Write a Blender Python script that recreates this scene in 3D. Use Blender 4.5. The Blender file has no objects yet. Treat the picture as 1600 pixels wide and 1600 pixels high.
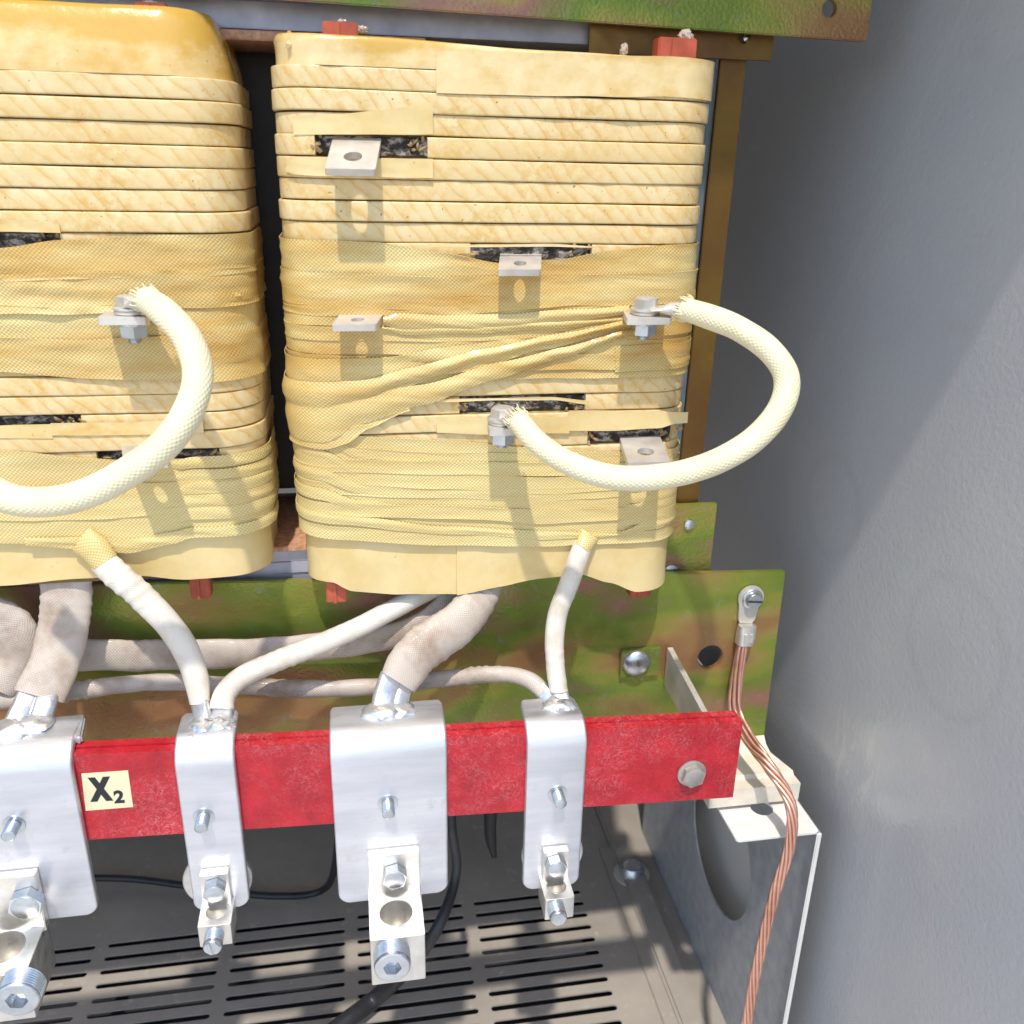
import bpy, bmesh, math, random
from mathutils import Vector, Matrix, noise
random.seed(7)
sc = bpy.context.scene
COL = sc.collection
PI = math.pi

# ------------------------------------------------------------------ camera
F = 1400.0
def _n(v): return Vector(v).normalized()
dY = _n((-258, -550, F)); dD = _n((-81, (F*F + 258*81)/550.0, F))
dX = dD.cross(dY); dZ = -dD
M = Matrix((dX, dY, dZ))
CAM = Vector((0, -.55, .60))
def ray(px, py): return M @ Vector((px-800, py-800, F))
def P(px, py, Y=0.0):
    r = ray(px, py); return CAM + r*((Y-CAM.y)/r.y)
def PX(px, py, X):
    r = ray(px, py); return CAM + r*((X-CAM.x)/r.x)
def PZ(px, py, Z):
    r = ray(px, py); return CAM + r*((Z-CAM.z)/r.z)
cd = bpy.data.cameras.new('camera'); cam = bpy.data.objects.new('camera', cd); COL.objects.link(cam)
Rm = Matrix((M @ Vector((1, 0, 0)), M @ Vector((0, -1, 0)), M @ Vector((0, 0, -1)))).transposed()
cam.matrix_world = Matrix.Translation(CAM) @ Rm.to_4x4()
cd.sensor_width = 36; cd.lens = 36*F/1600; cd.clip_start = .02; cd.clip_end = 200
cd.dof.use_dof = True; cd.dof.focus_distance = .60; cd.dof.aperture_fstop = 12
sc.camera = cam

# ------------------------------------------------------------------ light
w = bpy.data.worlds.new('World'); sc.world = w; w.use_nodes = True
nt = w.node_tree; sky = nt.nodes.new('ShaderNodeTexSky'); sky.sky_type = 'NISHITA'; sky.sun_disc = False
SUN_EL = math.radians(63); SUN_AZ = math.radians(11)     # sun behind the viewer, a little to the left
sdir = Vector((-math.sin(SUN_AZ)*math.cos(SUN_EL), -math.cos(SUN_AZ)*math.cos(SUN_EL), math.sin(SUN_EL)))
sky.sun_elevation = SUN_EL; sky.sun_rotation = math.atan2(sdir.x, sdir.y)
bg = nt.nodes['Background']; nt.links.new(sky.outputs[0], bg.inputs[0]); bg.inputs[1].default_value = .15
sl = bpy.data.lights.new('sun', 'SUN'); so = bpy.data.objects.new('sun', sl); COL.objects.link(so)
sl.energy = 2.0; sl.angle = math.radians(1.5); sl.color = (1, .95, .87)
so.rotation_euler = sdir.to_track_quat('Z', 'Y').to_euler()
sc.view_settings.view_transform = 'Standard'; sc.view_settings.look = 'None'
sc.view_settings.exposure = .86; sc.view_settings.gamma = 1

# ------------------------------------------------------------------ materials
class NG:
    def __init__(s, name, rough=.5, metal=0., spec=.5, coat=0.):
        s.m = bpy.data.materials.new(name); s.m.use_nodes = True
        s.t = s.m.node_tree; s.b = s.t.nodes['Principled BSDF']
        s.b.inputs['Roughness'].default_value = rough; s.b.inputs['Metallic'].default_value = metal
        s.b.inputs['Specular IOR Level'].default_value = spec; s.b.inputs['Coat Weight'].default_value = coat
        s.b.inputs['Coat Roughness'].default_value = .12
        s.tc = s.t.nodes.new('ShaderNodeTexCoord')
    def new(s, ty, **k):
        n = s.t.nodes.new(ty)
        for a, v in k.items(): setattr(n, a, v)
        return n
    def lk(s, a, b): s.t.links.new(a, b)
    def put(s, sock, v):
        if isinstance(v, bpy.types.NodeSocket): s.lk(v, sock)
        else: sock.default_value = v
    def math(s, op, a, b=0., c=None, clamp=False):
        n = s.new('ShaderNodeMath', operation=op, use_clamp=clamp)
        s.put(n.inputs[0], a); s.put(n.inputs[1], b)
        if c is not None: s.put(n.inputs[2], c)
        return n.outputs[0]
    def noise(s, scale, detail=3, rough=.5, vec=None, stretch=None, dist=0.):
        n = s.new('ShaderNodeTexNoise'); n.inputs['Scale'].default_value = scale
        n.inputs['Detail'].default_value = detail; n.inputs['Roughness'].default_value = rough
        n.inputs['Distortion'].default_value = dist
        v = vec if vec is not None else s.tc.outputs['Object']
        if stretch:
            mp = s.new('ShaderNodeMapping'); s.lk(v, mp.inputs[0]); mp.inputs['Scale'].default_value = stretch; v = mp.outputs[0]
        s.lk(v, n.inputs['Vector']); return n.outputs['Fac']
    def ramp(s, f, *stops):
        r = s.new('ShaderNodeValToRGB'); s.put(r.inputs[0], f); e = r.color_ramp.elements
        for i, (p, c) in enumerate(stops):
            if i < 2: el = e[i]; el.position = p
            else: el = e.new(p)
            el.color = c if len(c) == 4 else (*c, 1)
        return r.outputs[0]
    def g(s, f, a, b): return s.ramp(f, (a, (0, 0, 0)), (b, (1, 1, 1)))
    def mix(s, f, a, b, mode='MIX'):
        n = s.new('ShaderNodeMix', data_type='RGBA', blend_type=mode); s.put(n.inputs[0], f)
        s.put(n.inputs[6], a if not isinstance(a, tuple) else (*a, 1)); s.put(n.inputs[7], b if not isinstance(b, tuple) else (*b, 1))
        return n.outputs[2]
    def col(s, c): s.put(s.b.inputs['Base Color'], c if not isinstance(c, tuple) else (*c, 1)); return s
    def rough(s, r): s.put(s.b.inputs['Roughness'], r); return s
    def bump(s, h, strength=.5, dist=.001, chain=None):
        n = s.new('ShaderNodeBump'); n.inputs['Strength'].default_value = strength; n.inputs['Distance'].default_value = dist
        s.put(n.inputs['Height'], h)
        if chain: s.lk(chain, n.inputs['Normal'])
        s.lk(n.outputs[0], s.b.inputs['Normal']); return n.outputs[0]
    def uv(s):
        x = s.new('ShaderNodeSeparateXYZ'); s.lk(s.tc.outputs['UV'], x.inputs[0]); return x.outputs[0], x.outputs[1]

def mat_paperwrap():
    g = NG('paper_wrapped_conductor', .45, coat=.15)
    u, v = g.uv()
    oi = g.new('ShaderNodeObjectInfo').outputs['Random']
    wob = g.noise(55, 2)
    t = g.math('MULTIPLY_ADD', v, .95, u)
    t = g.math('MULTIPLY_ADD', oi, .35, t)
    t = g.math('MULTIPLY_ADD', wob, .010, t)
    t = g.math('MULTIPLY_ADD', g.noise(14, 2), .022, t)
    ph = g.math('FRACT', g.math('DIVIDE', t, .0112))
    line = g.ramp(ph, (0, (1, 1, 1)), (.05, (0, 0, 0)), (.93, (0, 0, 0)), (1, (1, 1, 1)))
    soft = g.ramp(ph, (0, (1, 1, 1)), (.38, (0, 0, 0)), (.8, (0, 0, 0)), (1, (1, 1, 1)))
    st = g.g(g.noise(95, 5, .65), .38, .58)
    big = g.g(g.noise(26, 3, .6), .38, .64)
    base = g.mix(g.g(g.noise(60, 5, .6), .3, .75), (.78, .64, .37), (.71, .53, .25))
    c = g.mix(g.math('MULTIPLY', g.math('MULTIPLY', soft, st), .62), base, (.66, .38, .09))
    c = g.mix(g.math('MULTIPLY', g.math('MULTIPLY', big, g.g(g.noise(170, 4, .7), .40, .60)), .75), c, (.64, .38, .09))
    c = g.mix(g.math('MULTIPLY', g.math('MULTIPLY', line, g.g(g.noise(70, 4, .7), .35, .6)), .55), c, (.50, .30, .08))
    c = g.mix(g.g(g.noise(420, 2), .70, .76), c, (.30, .17, .05))
    c = g.mix(g.math('MULTIPLY', g.g(oi, .55, 1.), .35), c, (.66, .46, .18))
    g.col(c); g.rough(g.ramp(big, (0, (.5,)*3), (1, (.22,)*3)))
    h = g.math('ADD', g.math('MULTIPLY', ph, .38), g.math('MULTIPLY', g.noise(300, 4), .35))
    g.bump(h, .55, .0006); return g.m
def mat_net():
    g = NG('woven_polyester_tape', .5, coat=.12)
    u, v = g.uv()
    K = 2*PI/.0025
    a = g.math('SINE', g.math('MULTIPLY', g.math('MULTIPLY_ADD', v, .12, u), K)); b = g.math('SINE', g.math('MULTIPLY', v, K*1.15))
    wv = g.math('MULTIPLY_ADD', g.math('MULTIPLY', a, b), .5, .5)
    stain_shade = g.g(g.noise(16, 4, .6, stretch=(.45, 1, 2.)), .36, .64)
    st2 = g.g(g.noise(34, 4, .6, stretch=(.3, 1, 2.4)), .48, .68)
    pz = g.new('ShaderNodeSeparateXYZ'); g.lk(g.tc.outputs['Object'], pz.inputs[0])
    hi = g.new('ShaderNodeMapRange'); g.lk(pz.outputs[2], hi.inputs[0]); hi.inputs[1].default_value = .40; hi.inputs[2].default_value = .50  # upper tape browner: amber stain plus the dimmer light up there, put into colour
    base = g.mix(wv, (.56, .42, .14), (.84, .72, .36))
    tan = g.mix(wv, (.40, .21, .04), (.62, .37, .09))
    k = g.math('MULTIPLY', g.math('MULTIPLY_ADD', hi.outputs[0], .72, .28), stain_shade)
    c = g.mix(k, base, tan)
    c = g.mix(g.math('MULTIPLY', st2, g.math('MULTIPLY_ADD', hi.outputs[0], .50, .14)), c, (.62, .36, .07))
    g.col(c); g.rough(g.ramp(stain_shade, (0, (.55,)*3), (1, (.3,)*3)))
    g.bump(g.math('ADD', wv, g.math('MULTIPLY', g.noise(90, 3, stretch=(.3, 1, 2)), 1.6)), .5, .0005); return g.m
def mat_varnish(lo=.50, hi_=.70, nm='varnished_paper'):
    g = NG(nm, .38, coat=.25)
    pz = g.new('ShaderNodeSeparateXYZ'); g.lk(g.tc.outputs['Object'], pz.inputs[0])
    hi = g.new('ShaderNodeMapRange'); g.lk(pz.outputs[2], hi.inputs[0]); hi.inputs[1].default_value = .653; hi.inputs[2].default_value = .667
    n1 = g.noise(22, 5, .6, stretch=(1, 1, 1.4))
    k = g.g(g.math('ADD', n1, g.math('MULTIPLY', hi.outputs[0], .30)), lo, hi_)
    base = g.mix(g.g(g.noise(70, 4), .35, .7), (.78, .62, .33), (.72, .53, .24))
    c = g.mix(k, base, (.62, .37, .07))
    c = g.mix(g.g(g.noise(380, 2), .74, .78), c, (.34, .2, .06))
    g.col(c); g.rough(g.ramp(k, (0, (.5,)*3), (1, (.16,)*3)))
    g.bump(g.math('ADD', g.noise(30, 3), g.math('MULTIPLY', g.noise(250, 3), .2)), .5, .002); return g.m
def mat_paper():
    g = NG('insulation_paper', .42, coat=.2)
    n1 = g.g(g.noise(20, 5, .65), .4, .68)
    c = g.mix(n1, (.75, .59, .29), (.66, .47, .17))
    c = g.mix(g.g(g.noise(300, 3), .72, .78), c, (.38, .24, .08))
    g.col(c); g.bump(g.math('ADD', g.noise(24, 3), g.math('MULTIPLY', g.noise(300, 3), .12)), .4, .002); return g.m
def mat_braid(name, c0, c1, dirt, pitch, rough=.8, dk=.6, st=.9, coat=0.):
    g = NG(name, rough, coat=coat)
    u, v = g.uv()        # u in metres round the tube, v along it
    K = 2*PI/pitch
    a = g.math('SINE', g.math('MULTIPLY', u, K)); b = g.math('SINE', g.math('MULTIPLY', v, K*.8))
    wv = g.math('MULTIPLY_ADD', g.math('MULTIPLY', a, b), .5, .5)
    c = g.mix(wv, c0, c1)
    d = g.g(g.noise(38, 4, .6), .45, .72)
    c = g.mix(g.math('MULTIPLY', d, dk), c, dirt)
    g.col(c); g.bump(g.math('ADD', wv, g.math('MULTIPLY', g.noise(200, 3), .8)), st, .0006)
    g.b.inputs['Sheen Weight'].default_value = .1
    return g.m
def mat_metal(name, c0, c1, rough=.35, metal=1., sc_=(1, 1, 1), dirt=None, bs=.3, scale=60, metal_rough=None):
    g = NG(name, rough, metal)
    n = g.noise(scale, 5, .6, stretch=sc_)
    c = g.mix(g.g(n, .3, .7), c0, c1)
    if dirt: c = g.mix(g.g(g.noise(90, 4, .65), .56, .70), c, dirt)
    g.col(c); g.rough(g.ramp(g.noise(110, 4, stretch=sc_), (.3, (rough-.1,)*3), (.7, (rough+.14,)*3)))
    g.bump(g.math('ADD', n, g.math('MULTIPLY', g.noise(500, 3), .5)), bs, .0004); return g.m
def mat_zinc(name='yellow_passivated_zinc', grain=.5, off=0.):
    g = NG(name, .33, .5)
    mp = g.new('ShaderNodeMapping'); g.lk(g.tc.outputs['Object'], mp.inputs[0]); mp.inputs['Location'].default_value = (off, 0, off); mp.inputs['Scale'].default_value = (.75, 1, 1.5)
    sz_ = g.new('ShaderNodeSeparateXYZ'); g.lk(g.tc.outputs['Object'], sz_.inputs[0])
    n = g.noise(8.5, 3.5, .55, vec=mp.outputs[0], dist=.25)
    n = g.math('ADD', g.math('MULTIPLY', n, .9), g.math('MULTIPLY_ADD', g.math('SINE', g.math('MULTIPLY_ADD', sz_.outputs[2], 46., .6)), .07, .05))
    c = g.ramp(n, (.30, (.34, .16, .07)), (.39, (.36, .20, .08)), (.44, (.37, .28, .08)), (.485, (.27, .30, .05)), (.53, (.19, .26, .04)),
               (.575, (.25, .22, .07)), (.62, (.36, .18, .13)), (.67, (.40, .26, .09)), (.74, (.28, .33, .06)))
    c = g.mix(g.math('MULTIPLY', g.g(g.noise(75, 5, .7), .58, .68), .45), c, (.34, .32, .27))
    g.col(c); g.rough(g.ramp(g.noise(70, 4), (.3, (.3,)*3), (.7, (.5,)*3)))
    g.bump(g.noise(420, 3), grain, .0006); return g.m
def mat_red():
    g = NG('red_fibreglass_board', .42)
    rdg = g.math('ABSOLUTE', g.math('SUBTRACT', g.noise(120, 3, .6, dist=1.2), .5)); lines = g.ramp(rdg, (0, (1, 1, 1)), (.022, (0, 0, 0)))
    fib = g.g(g.noise(210, 6, .8, dist=2.5), .46, .74)
    cl = g.g(g.noise(22, 5, .65), .42, .68)
    c = g.mix(g.g(g.noise(60, 4), .3, .7), (.34, .004, .012), (.50, .010, .020))
    c = g.mix(g.math('MULTIPLY', fib, g.math('MULTIPLY_ADD', cl, .34, .07)), c, (.82, .38, .40))
    c = g.mix(g.math('MULTIPLY', g.math('MULTIPLY', lines, cl), .35), c, (.85, .45, .45))
    g.col(c); g.bump(fib, .2, .0004); return g.m
WX = .370             # right side wall
def mat_wall():
    g = NG('grey_enamel_paint', .27, 0, .5)
    c = g.mix(g.g(g.noise(9, 4), .3, .7), (.47, .475, .485), (.51, .51, .51))
    dust = g.g(g.noise(13, 5, .65, stretch=(1, .8, 2.)), .60, .82)
    c = g.mix(g.math('MULTIPLY', dust, .25), c, (.42, .39, .34))
    c = g.mix(g.g(g.noise(240, 3, .5), .735, .76), c, (.65, .58, .5))
    g.col(c); g.rough(g.ramp(g.noise(22, 4), (.3, (.13,)*3), (.75, (.24,)*3)))
    def ring(cy, cz, r0, wd):
        v = g.new('ShaderNodeVectorMath', operation='DISTANCE'); mp = g.new('ShaderNodeMapping'); g.lk(g.tc.outputs['Object'], mp.inputs[0]); mp.inputs['Scale'].default_value = (0, 1, 1)
        g.lk(mp.outputs[0], v.inputs[0]); v.inputs[1].default_value = (0, cy, cz)
        d = g.math('ABSOLUTE', g.math('SUBTRACT', v.outputs['Value'], r0)); return g.ramp(g.math('DIVIDE', d, wd), (0, (1, 1, 1)), (1, (0, 0, 0)))
    p1, p2, p3 = PX(1490, 1010, WX), PX(1300, 790, WX), PX(1330, 1190, WX)
    r1 = ring(p1.y, p1.z, .046, .007); loop_refl = ring(p2.y, p2.z, .040, .008); sp = ring(p3.y, p3.z, 0., .055)
    c = g.mix(g.math('MULTIPLY', r1, .10), c, (.24, .24, .26)); c = g.mix(g.math('MULTIPLY', loop_refl, .09), c, (.24, .24, .24))  # second ring paints the jumper loop's faint reflection into the wall colour
    scf = g.g(g.noise(60, 6, .7, stretch=(1, 1, .35), dist=1.), .50, .66)
    c = g.mix(g.math('MULTIPLY', g.math('MULTIPLY', sp, scf), .8), c, (.74, .70, .62))
    c = g.mix(g.math('MULTIPLY', g.g(g.noise(33, 6, .75, stretch=(1, .5, 1.5)), .62, .74), .35), c, (.66, .62, .56))
    g.col(c)
    b = g.bump(g.math('ADD', g.noise(230, 3, .6), g.math('MULTIPLY', g.noise(10, 2), 1.2)), .5, .0006)
    return g.m
def mat_plain(name, c, rough=.5, metal=0., coat=0., var=.15, bs=.2, scale=80, tex=400):
    g = NG(name, rough, metal, coat=coat)
    g.col(g.mix(g.g(g.noise(scale, 4), .3, .7), tuple(x*(1-var) for x in c), tuple(min(1, x*(1+var)) for x in c)))
    g.bump(g.noise(tex, 3), bs, .0004); return g.m
def mat_char():
    g = NG('charred_conductor', .4, .15)
    n = g.noise(190, 5, .7, stretch=(.6, 1, 1)); 
    c = g.ramp(n, (.36, (.010, .009, .009)), (.47, (.03, .025, .022)), (.53, (.16, .13, .10)), (.60, (.46, .44, .42)), (.70, (.14, .08, .04)))
    g.col(c); g.bump(n, 1., .003); return g.m
def mat_floor():
    g = NG('dusty_grey_steel', .38, .0)
    c = g.mix(g.g(g.noise(8, 5, .65), .32, .7), (.38, .335, .28), (.28, .25, .215))
    c = g.mix(g.g(g.noise(60, 5, .7), .6, .72), c, (.48, .42, .35))
    g.col(c); g.bump(g.noise(160, 4), .3, .0008); return g.m

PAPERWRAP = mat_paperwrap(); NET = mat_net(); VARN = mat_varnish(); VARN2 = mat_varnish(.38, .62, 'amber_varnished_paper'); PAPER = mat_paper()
BRAID = mat_braid('cream_braided_sleeving', (.76, .68, .44), (.84, .78, .55), (.70, .56, .30), .0026, dk=.5, st=.5)
SLEEVE = mat_braid('white_glass_sleeving', (.68, .62, .53), (.78, .73, .64), (.46, .34, .22), .0015, rough=.36, dk=.65, st=.3, coat=.15)
SLEEVE_D = mat_braid('dusty_glass_sleeving', (.48, .40, .33), (.60, .52, .44), (.29, .19, .12), .0016, rough=.45, dk=.85, st=.45, coat=.1)
ALU = mat_metal('brushed_aluminium', (.79, .79, .82), (.60, .61, .65), .44, .82, (.15, 1, 1), dirt=(.66, .65, .66), bs=.45)
WELD = mat_metal('aluminium_weld', (.86, .87, .90), (.68, .69, .72), .30, .85, bs=.6)
TAB = mat_metal('dusty_aluminium', (.72, .68, .62), (.56, .51, .45), .52, .55, bs=.3)
CONN = mat_metal('tin_plated_connector', (.80, .78, .73), (.64, .61, .56), .36, .85, bs=.25)
STEEL = mat_metal('zinc_plated_steel', (.68, .71, .73), (.46, .49, .52), .28, .95, bs=.25)
STEELW = mat_metal('dusty_zinc_washer', (.72, .70, .66), (.55, .53, .49), .45, .7, bs=.3)
ZINC = mat_zinc(); ZINC2 = mat_zinc('grained_passivated_zinc', 1., 3.1)
ZBROWN = mat_metal('bronze_passivated_steel', (.22, .135, .025), (.15, .065, .025), .42, .65, bs=.2, scale=12)
RED = mat_red(); WALL = mat_wall()
GREY = mat_plain('grey_painted_steel', (.33, .34, .355), .42)
PALE = mat_plain('pale_interior_paint', (.62, .58, .53), .5, var=.1, scale=6)
LILAC = mat_plain('grey_core_steel', (.42, .41, .48), .45, .2)
BLUEG = mat_plain('blue_grey_core_paint', (.10, .14, .17), .5)
CREAM = mat_plain('cream_dusty_steel', (.72, .66, .55), .5, .1, var=.1, bs=.5)
WHITE = mat_plain('lit_flange_pale', (.70, .69, .66), .45, 0, var=.06)  # light on the grey panel's flange and front edge, put into the colour
STICK = mat_plain('red_brown_spacer', (.44, .085, .04), .5, var=.25)
TAN = mat_plain('tan_pressboard', (.52, .28, .16), .7, var=.3, scale=300)
DARK = mat_plain('gap_shade_black', (.03, .022, .016), .5)  # near-black standing in for the shade in the coil gap
SCRAP = mat_plain('scorched_paper_scraps', (.34, .22, .09), .7, var=.5)
DULL = mat_metal('dull_dusty_steel', (.46, .44, .40), (.32, .30, .27), .5, .6, bs=.4)
BROWN = mat_plain('winding_underlay', (.20, .12, .035), .6)
BLACK = mat_plain('black_cable_jacket', (.022, .022, .026), .42)
COPPER = mat_metal('bare_copper', (.84, .52, .40), (.64, .33, .24), .38, .85, bs=.3, scale=40)
LABEL = mat_plain('cream_label_vinyl', (.74, .66, .42), .35, var=.04)
INK = mat_plain('black_print', (.012, .015, .018), .4)
RESIN = mat_plain('dried_resin', (.50, .40, .32), .25, coat=.4)
SOIL = mat_plain('concrete_pad', (.58, .55, .50), .9, scale=4)
FLOOR = mat_floor(); CHAR = mat_char()
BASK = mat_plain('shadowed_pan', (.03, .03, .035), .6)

# ------------------------------------------------------------------ helpers
def link(name, me, mat=None, parent=None, kind=None):
    o = bpy.data.objects.new(name, me); COL.objects.link(o)
    if mat is not None and me is not None: me.materials.append(mat)
    if parent: o.parent = parent
    if kind: o['kind'] = kind
    return o
def tag(o, label, cat, group=None):
    o['label'] = label; o['category'] = cat
    if group: o['group'] = group
    return o
def thing(name, label, cat, loc=(0, 0, 0), group=None):
    # origin stays at the world origin in rotation/scale, only the Empty is placed at the base
    o = bpy.data.objects.new(name, None); COL.objects.link(o); o.location = loc; o.empty_display_size = .02
    return tag(o, label, cat, group)
def fix(root):
    # parts are modelled in world coordinates: keep them where they stand
    for c in [x for x in COL.objects if x.parent is root]:
        c.location = Vector(c.location) - Vector(root.location)
def finish(bm, name, mat, parent=None, smooth=True, ang=35, kind=None):
    bmesh.ops.recalc_face_normals(bm, faces=bm.faces)
    me = bpy.data.meshes.new(name); bm.to_mesh(me); bm.free()
    if smooth:
        for p in me.polygons: p.use_smooth = True
        me.set_sharp_from_angle(angle=math.radians(ang))
    return link(name, me, mat, parent, kind)
def bevel(bm, w, seg=2, lim=30):
    es = [e for e in bm.edges if len(e.link_faces) == 2 and e.calc_face_angle(0) > math.radians(lim)]
    if w > 0: bmesh.ops.bevel(bm, geom=es, offset=w, segments=seg, affect='EDGES', clamp_overlap=True)
def box_bm(x0, x1, y0, y1, z0, z1, bv=.0006, seg=2, bm=None):
    b = bmesh.new(); bmesh.ops.create_cube(b, size=1)
    for v in b.verts:
        v.co = Vector(((x0+x1)/2+v.co.x*(x1-x0), (y0+y1)/2+v.co.y*(y1-y0), (z0+z1)/2+v.co.z*(z1-z0)))
    bevel(b, bv, seg)
    if bm is None: return b
    join(bm, b); return bm
def join(dst, src, mat=None):
    if mat is not None: src.transform(mat)
    me = bpy.data.meshes.new('tmp'); src.to_mesh(me); src.free(); dst.from_mesh(me); bpy.data.meshes.remove(me)
def box(name, x0, x1, y0, y1, z0, z1, mat, parent=None, bv=.0006, kind=None):
    return finish(box_bm(x0, x1, y0, y1, z0, z1, bv), name, mat, parent, kind=kind)
def circ(cx, cy, r, n=24, a0=0., rx=None):
    return [(cx+(rx or r)*math.cos(a0+2*PI*i/n), cy+r*math.sin(a0+2*PI*i/n)) for i in range(n)]
def rrect(x0, x1, y0, y1, r, n=5):
    pts = []
    for cx, cy, a in ((x1-r, y1-r, 0), (x0+r, y1-r, PI/2), (x0+r, y0+r, PI), (x1-r, y0+r, 1.5*PI)):
        for i in range(n+1): pts.append((cx+r*math.cos(a+PI/2*i/n), cy+r*math.sin(a+PI/2*i/n)))
    return pts
def plate_bm(outline, holes, th, mtx=None, bv=.0005, seg=2):
    """flat plate with holes, front at local z=0, back at z=-th; mtx maps local to world"""
    bm = bmesh.new(); loops = []
    for lp in [outline]+list(holes):
        vs = [bm.verts.new((x, y, 0)) for x, y in lp]
        for i in range(len(vs)): bm.edges.new((vs[i], vs[(i+1) % len(vs)]))
        loops.append(vs)
    bmesh.ops.triangle_fill(bm, use_beauty=True, edges=bm.edges[:], normal=(0, 0, 1))
    front = bm.faces[:]
    mp = {}
    for v in bm.verts[:]: mp[v] = bm.verts.new((v.co.x, v.co.y, -th))
    for f in front: bm.faces.new([mp[v] for v in reversed(f.verts)])
    for vs in loops:
        for i in range(len(vs)):
            a, b = vs[i], vs[(i+1) % len(vs)]; bm.faces.new((a, b, mp[b], mp[a]))
    bmesh.ops.recalc_face_normals(bm, faces=bm.faces)
    if bv > 0: bevel(bm, bv, seg, 50)
    if mtx is not None: bm.transform(mtx)
    return bm
def frame(o, xa, ya):
    xa = Vector(xa).normalized(); ya = Vector(ya); ya = (ya-xa*ya.dot(xa)).normalized(); za = xa.cross(ya)
    m = Matrix((xa, ya, za)).transposed().to_4x4(); return Matrix.Translation(Vector(o)) @ m
def axisframe(o, axis, up=(0, 0, 1)):
    z = Vector(axis).normalized(); u = Vector(up)
    if abs(z.dot(u.normalized())) > .95: u = Vector((1, 0, 0))
    x = u.cross(z).normalized(); y = z.cross(x)
    return Matrix.Translation(Vector(o)) @ Matrix((x, y, z)).transposed().to_4x4()
FRONT = lambda x, y, z: frame((x, y, z), (1, 0, 0), (0, 0, 1))      # local z faces -Y (the viewer)
def lathe_bm(prof, n=28, mtx=None, cap0=True, cap1=True, sides=None):
    """prof: list of (r, z)"""
    bm = bmesh.new(); rings = []
    for r, z in prof: rings.append([bm.verts.new((r*math.cos(2*PI*i/n), r*math.sin(2*PI*i/n), z)) for i in range(n)])
    for a, b in zip(rings, rings[1:]):
        for i in range(n): bm.faces.new((a[i], a[(i+1) % n], b[(i+1) % n], b[i]))
    if cap0: bm.faces.new(list(reversed(rings[0])))
    if cap1: bm.faces.new(rings[-1])
    if mtx is not None: bm.transform(mtx)
    return bm
def thread_prof(r, z0, z1, pitch, d=.0004):
    pr = []; z = z0
    while z < z1-pitch*.5:
        pr += [(r-d, z), (r, z+pitch*.4), (r, z+pitch*.6)]; z += pitch
    pr += [(r-d, z1-.0003), (r-d*2.4, z1)]; return pr
def hexhead_bm(r, h, mtx, rot=0., flange=0., dome=.0006):
    bm = bmesh.new()
    vs0 = [bm.verts.new((r*math.cos(rot+PI/3*i), r*math.sin(rot+PI/3*i), 0)) for i in range(6)]
    vs1 = [bm.verts.new((v.co.x, v.co.y, h)) for v in vs0]
    for i in range(6): bm.faces.new((vs0[i], vs0[(i+1) % 6], vs1[(i+1) % 6], vs1[i]))
    bm.faces.new(list(reversed(vs0))); bm.faces.new(vs1)
    bevel(bm, r*.10, 2)
    join(bm, lathe_bm([(r*.80, h-.0001), (r*.80, h+.0002), (r*.70, h+dome)], 24))
    if flange: join(bm, lathe_bm([(flange, 0), (flange, .0012), (r*.95, .0022)], 28))
    bm.transform(mtx); return bm
def catmull(pts, per=8):
    out = []; n = len(pts)
    for i in range(n-1):
        p0, p1, p2, p3 = [Vector(pts[max(0, min(n-1, j))]) for j in (i-1, i, i+1, i+2)]
        for k in range(per):
            t = k/per
            out.append(.5*((2*p1)+(p2-p0)*t+(2*p0-5*p1+4*p2-p3)*t*t+(3*p1-p0-3*p2+p3)*t**3))
    out.append(Vector(pts[-1])); return out
def tube_bm(pts, rw, rt=None, seg=20, per=8, up=(0, -1, 0), lump=0., seed=0., caps=True, wr=0., square=False):
    """tube along pts; rw/rt half width and half thickness (numbers or per-point lists); up = thickness direction"""
    n0 = len(pts); path = catmull(pts, per); N = len(path)
    def val(a, i):
        if not isinstance(a, (list, tuple)): return a
        t = i/(N-1)*(n0-1); k = min(int(t), n0-2); s = t-k; s = s*s*(3-2*s); return a[k]*(1-s)+a[k+1]*s
    if rt is None: rt = rw
    bm = bmesh.new(); uvl = bm.loops.layers.uv.new('UVMap'); rings = []; dist = 0; ds = []
    up = Vector(up)
    for i, p in enumerate(path):
        t = (path[min(i+1, N-1)]-path[max(i-1, 0)]).normalized()
        side = t.cross(up).normalized(); u2 = side.cross(t).normalized()
        if i: dist += (p-path[i-1]).length
        ds.append(dist); W, T = val(rw, i), val(rt, i); ring = []
        for j in range(seg):
            a = 2*PI*j/seg; ca, sa = math.cos(a), math.sin(a)
            if square: ca = math.copysign(abs(ca)**.6, ca); sa = math.copysign(abs(sa)**.6, sa)
            k = 1.
            if lump: k += lump*noise.noise(Vector((p.x*60+seed*7, p.y*60+ca*.8, p.z*60+sa*.8)))
            if wr: k += wr*max(0, math.sin(dist*900+3*noise.noise(p*80)+ca*1.2))*max(0, noise.noise(Vector((dist*22, seed, 0)))*2.2+.1)
            ring.append(bm.verts.new(p+side*W*ca*k+u2*T*sa*k))
        rings.append(ring)
    R = 2*PI*(val(rw, N//2)+val(rt, N//2))/2
    for i in range(N-1):
        for j in range(seg):
            f = bm.faces.new((rings[i][j], rings[i][(j+1) % seg], rings[i+1][(j+1) % seg], rings[i+1][j]))
            for l, (uu, vv) in zip(f.loops, ((j/seg*R, ds[i]), ((j+1)/seg*R, ds[i]), ((j+1)/seg*R, ds[i+1]), (j/seg*R, ds[i+1]))): l[uvl].uv = (uu, vv)
    if caps: bm.faces.new(list(reversed(rings[0]))); bm.faces.new(rings[-1])
    return bm
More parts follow.
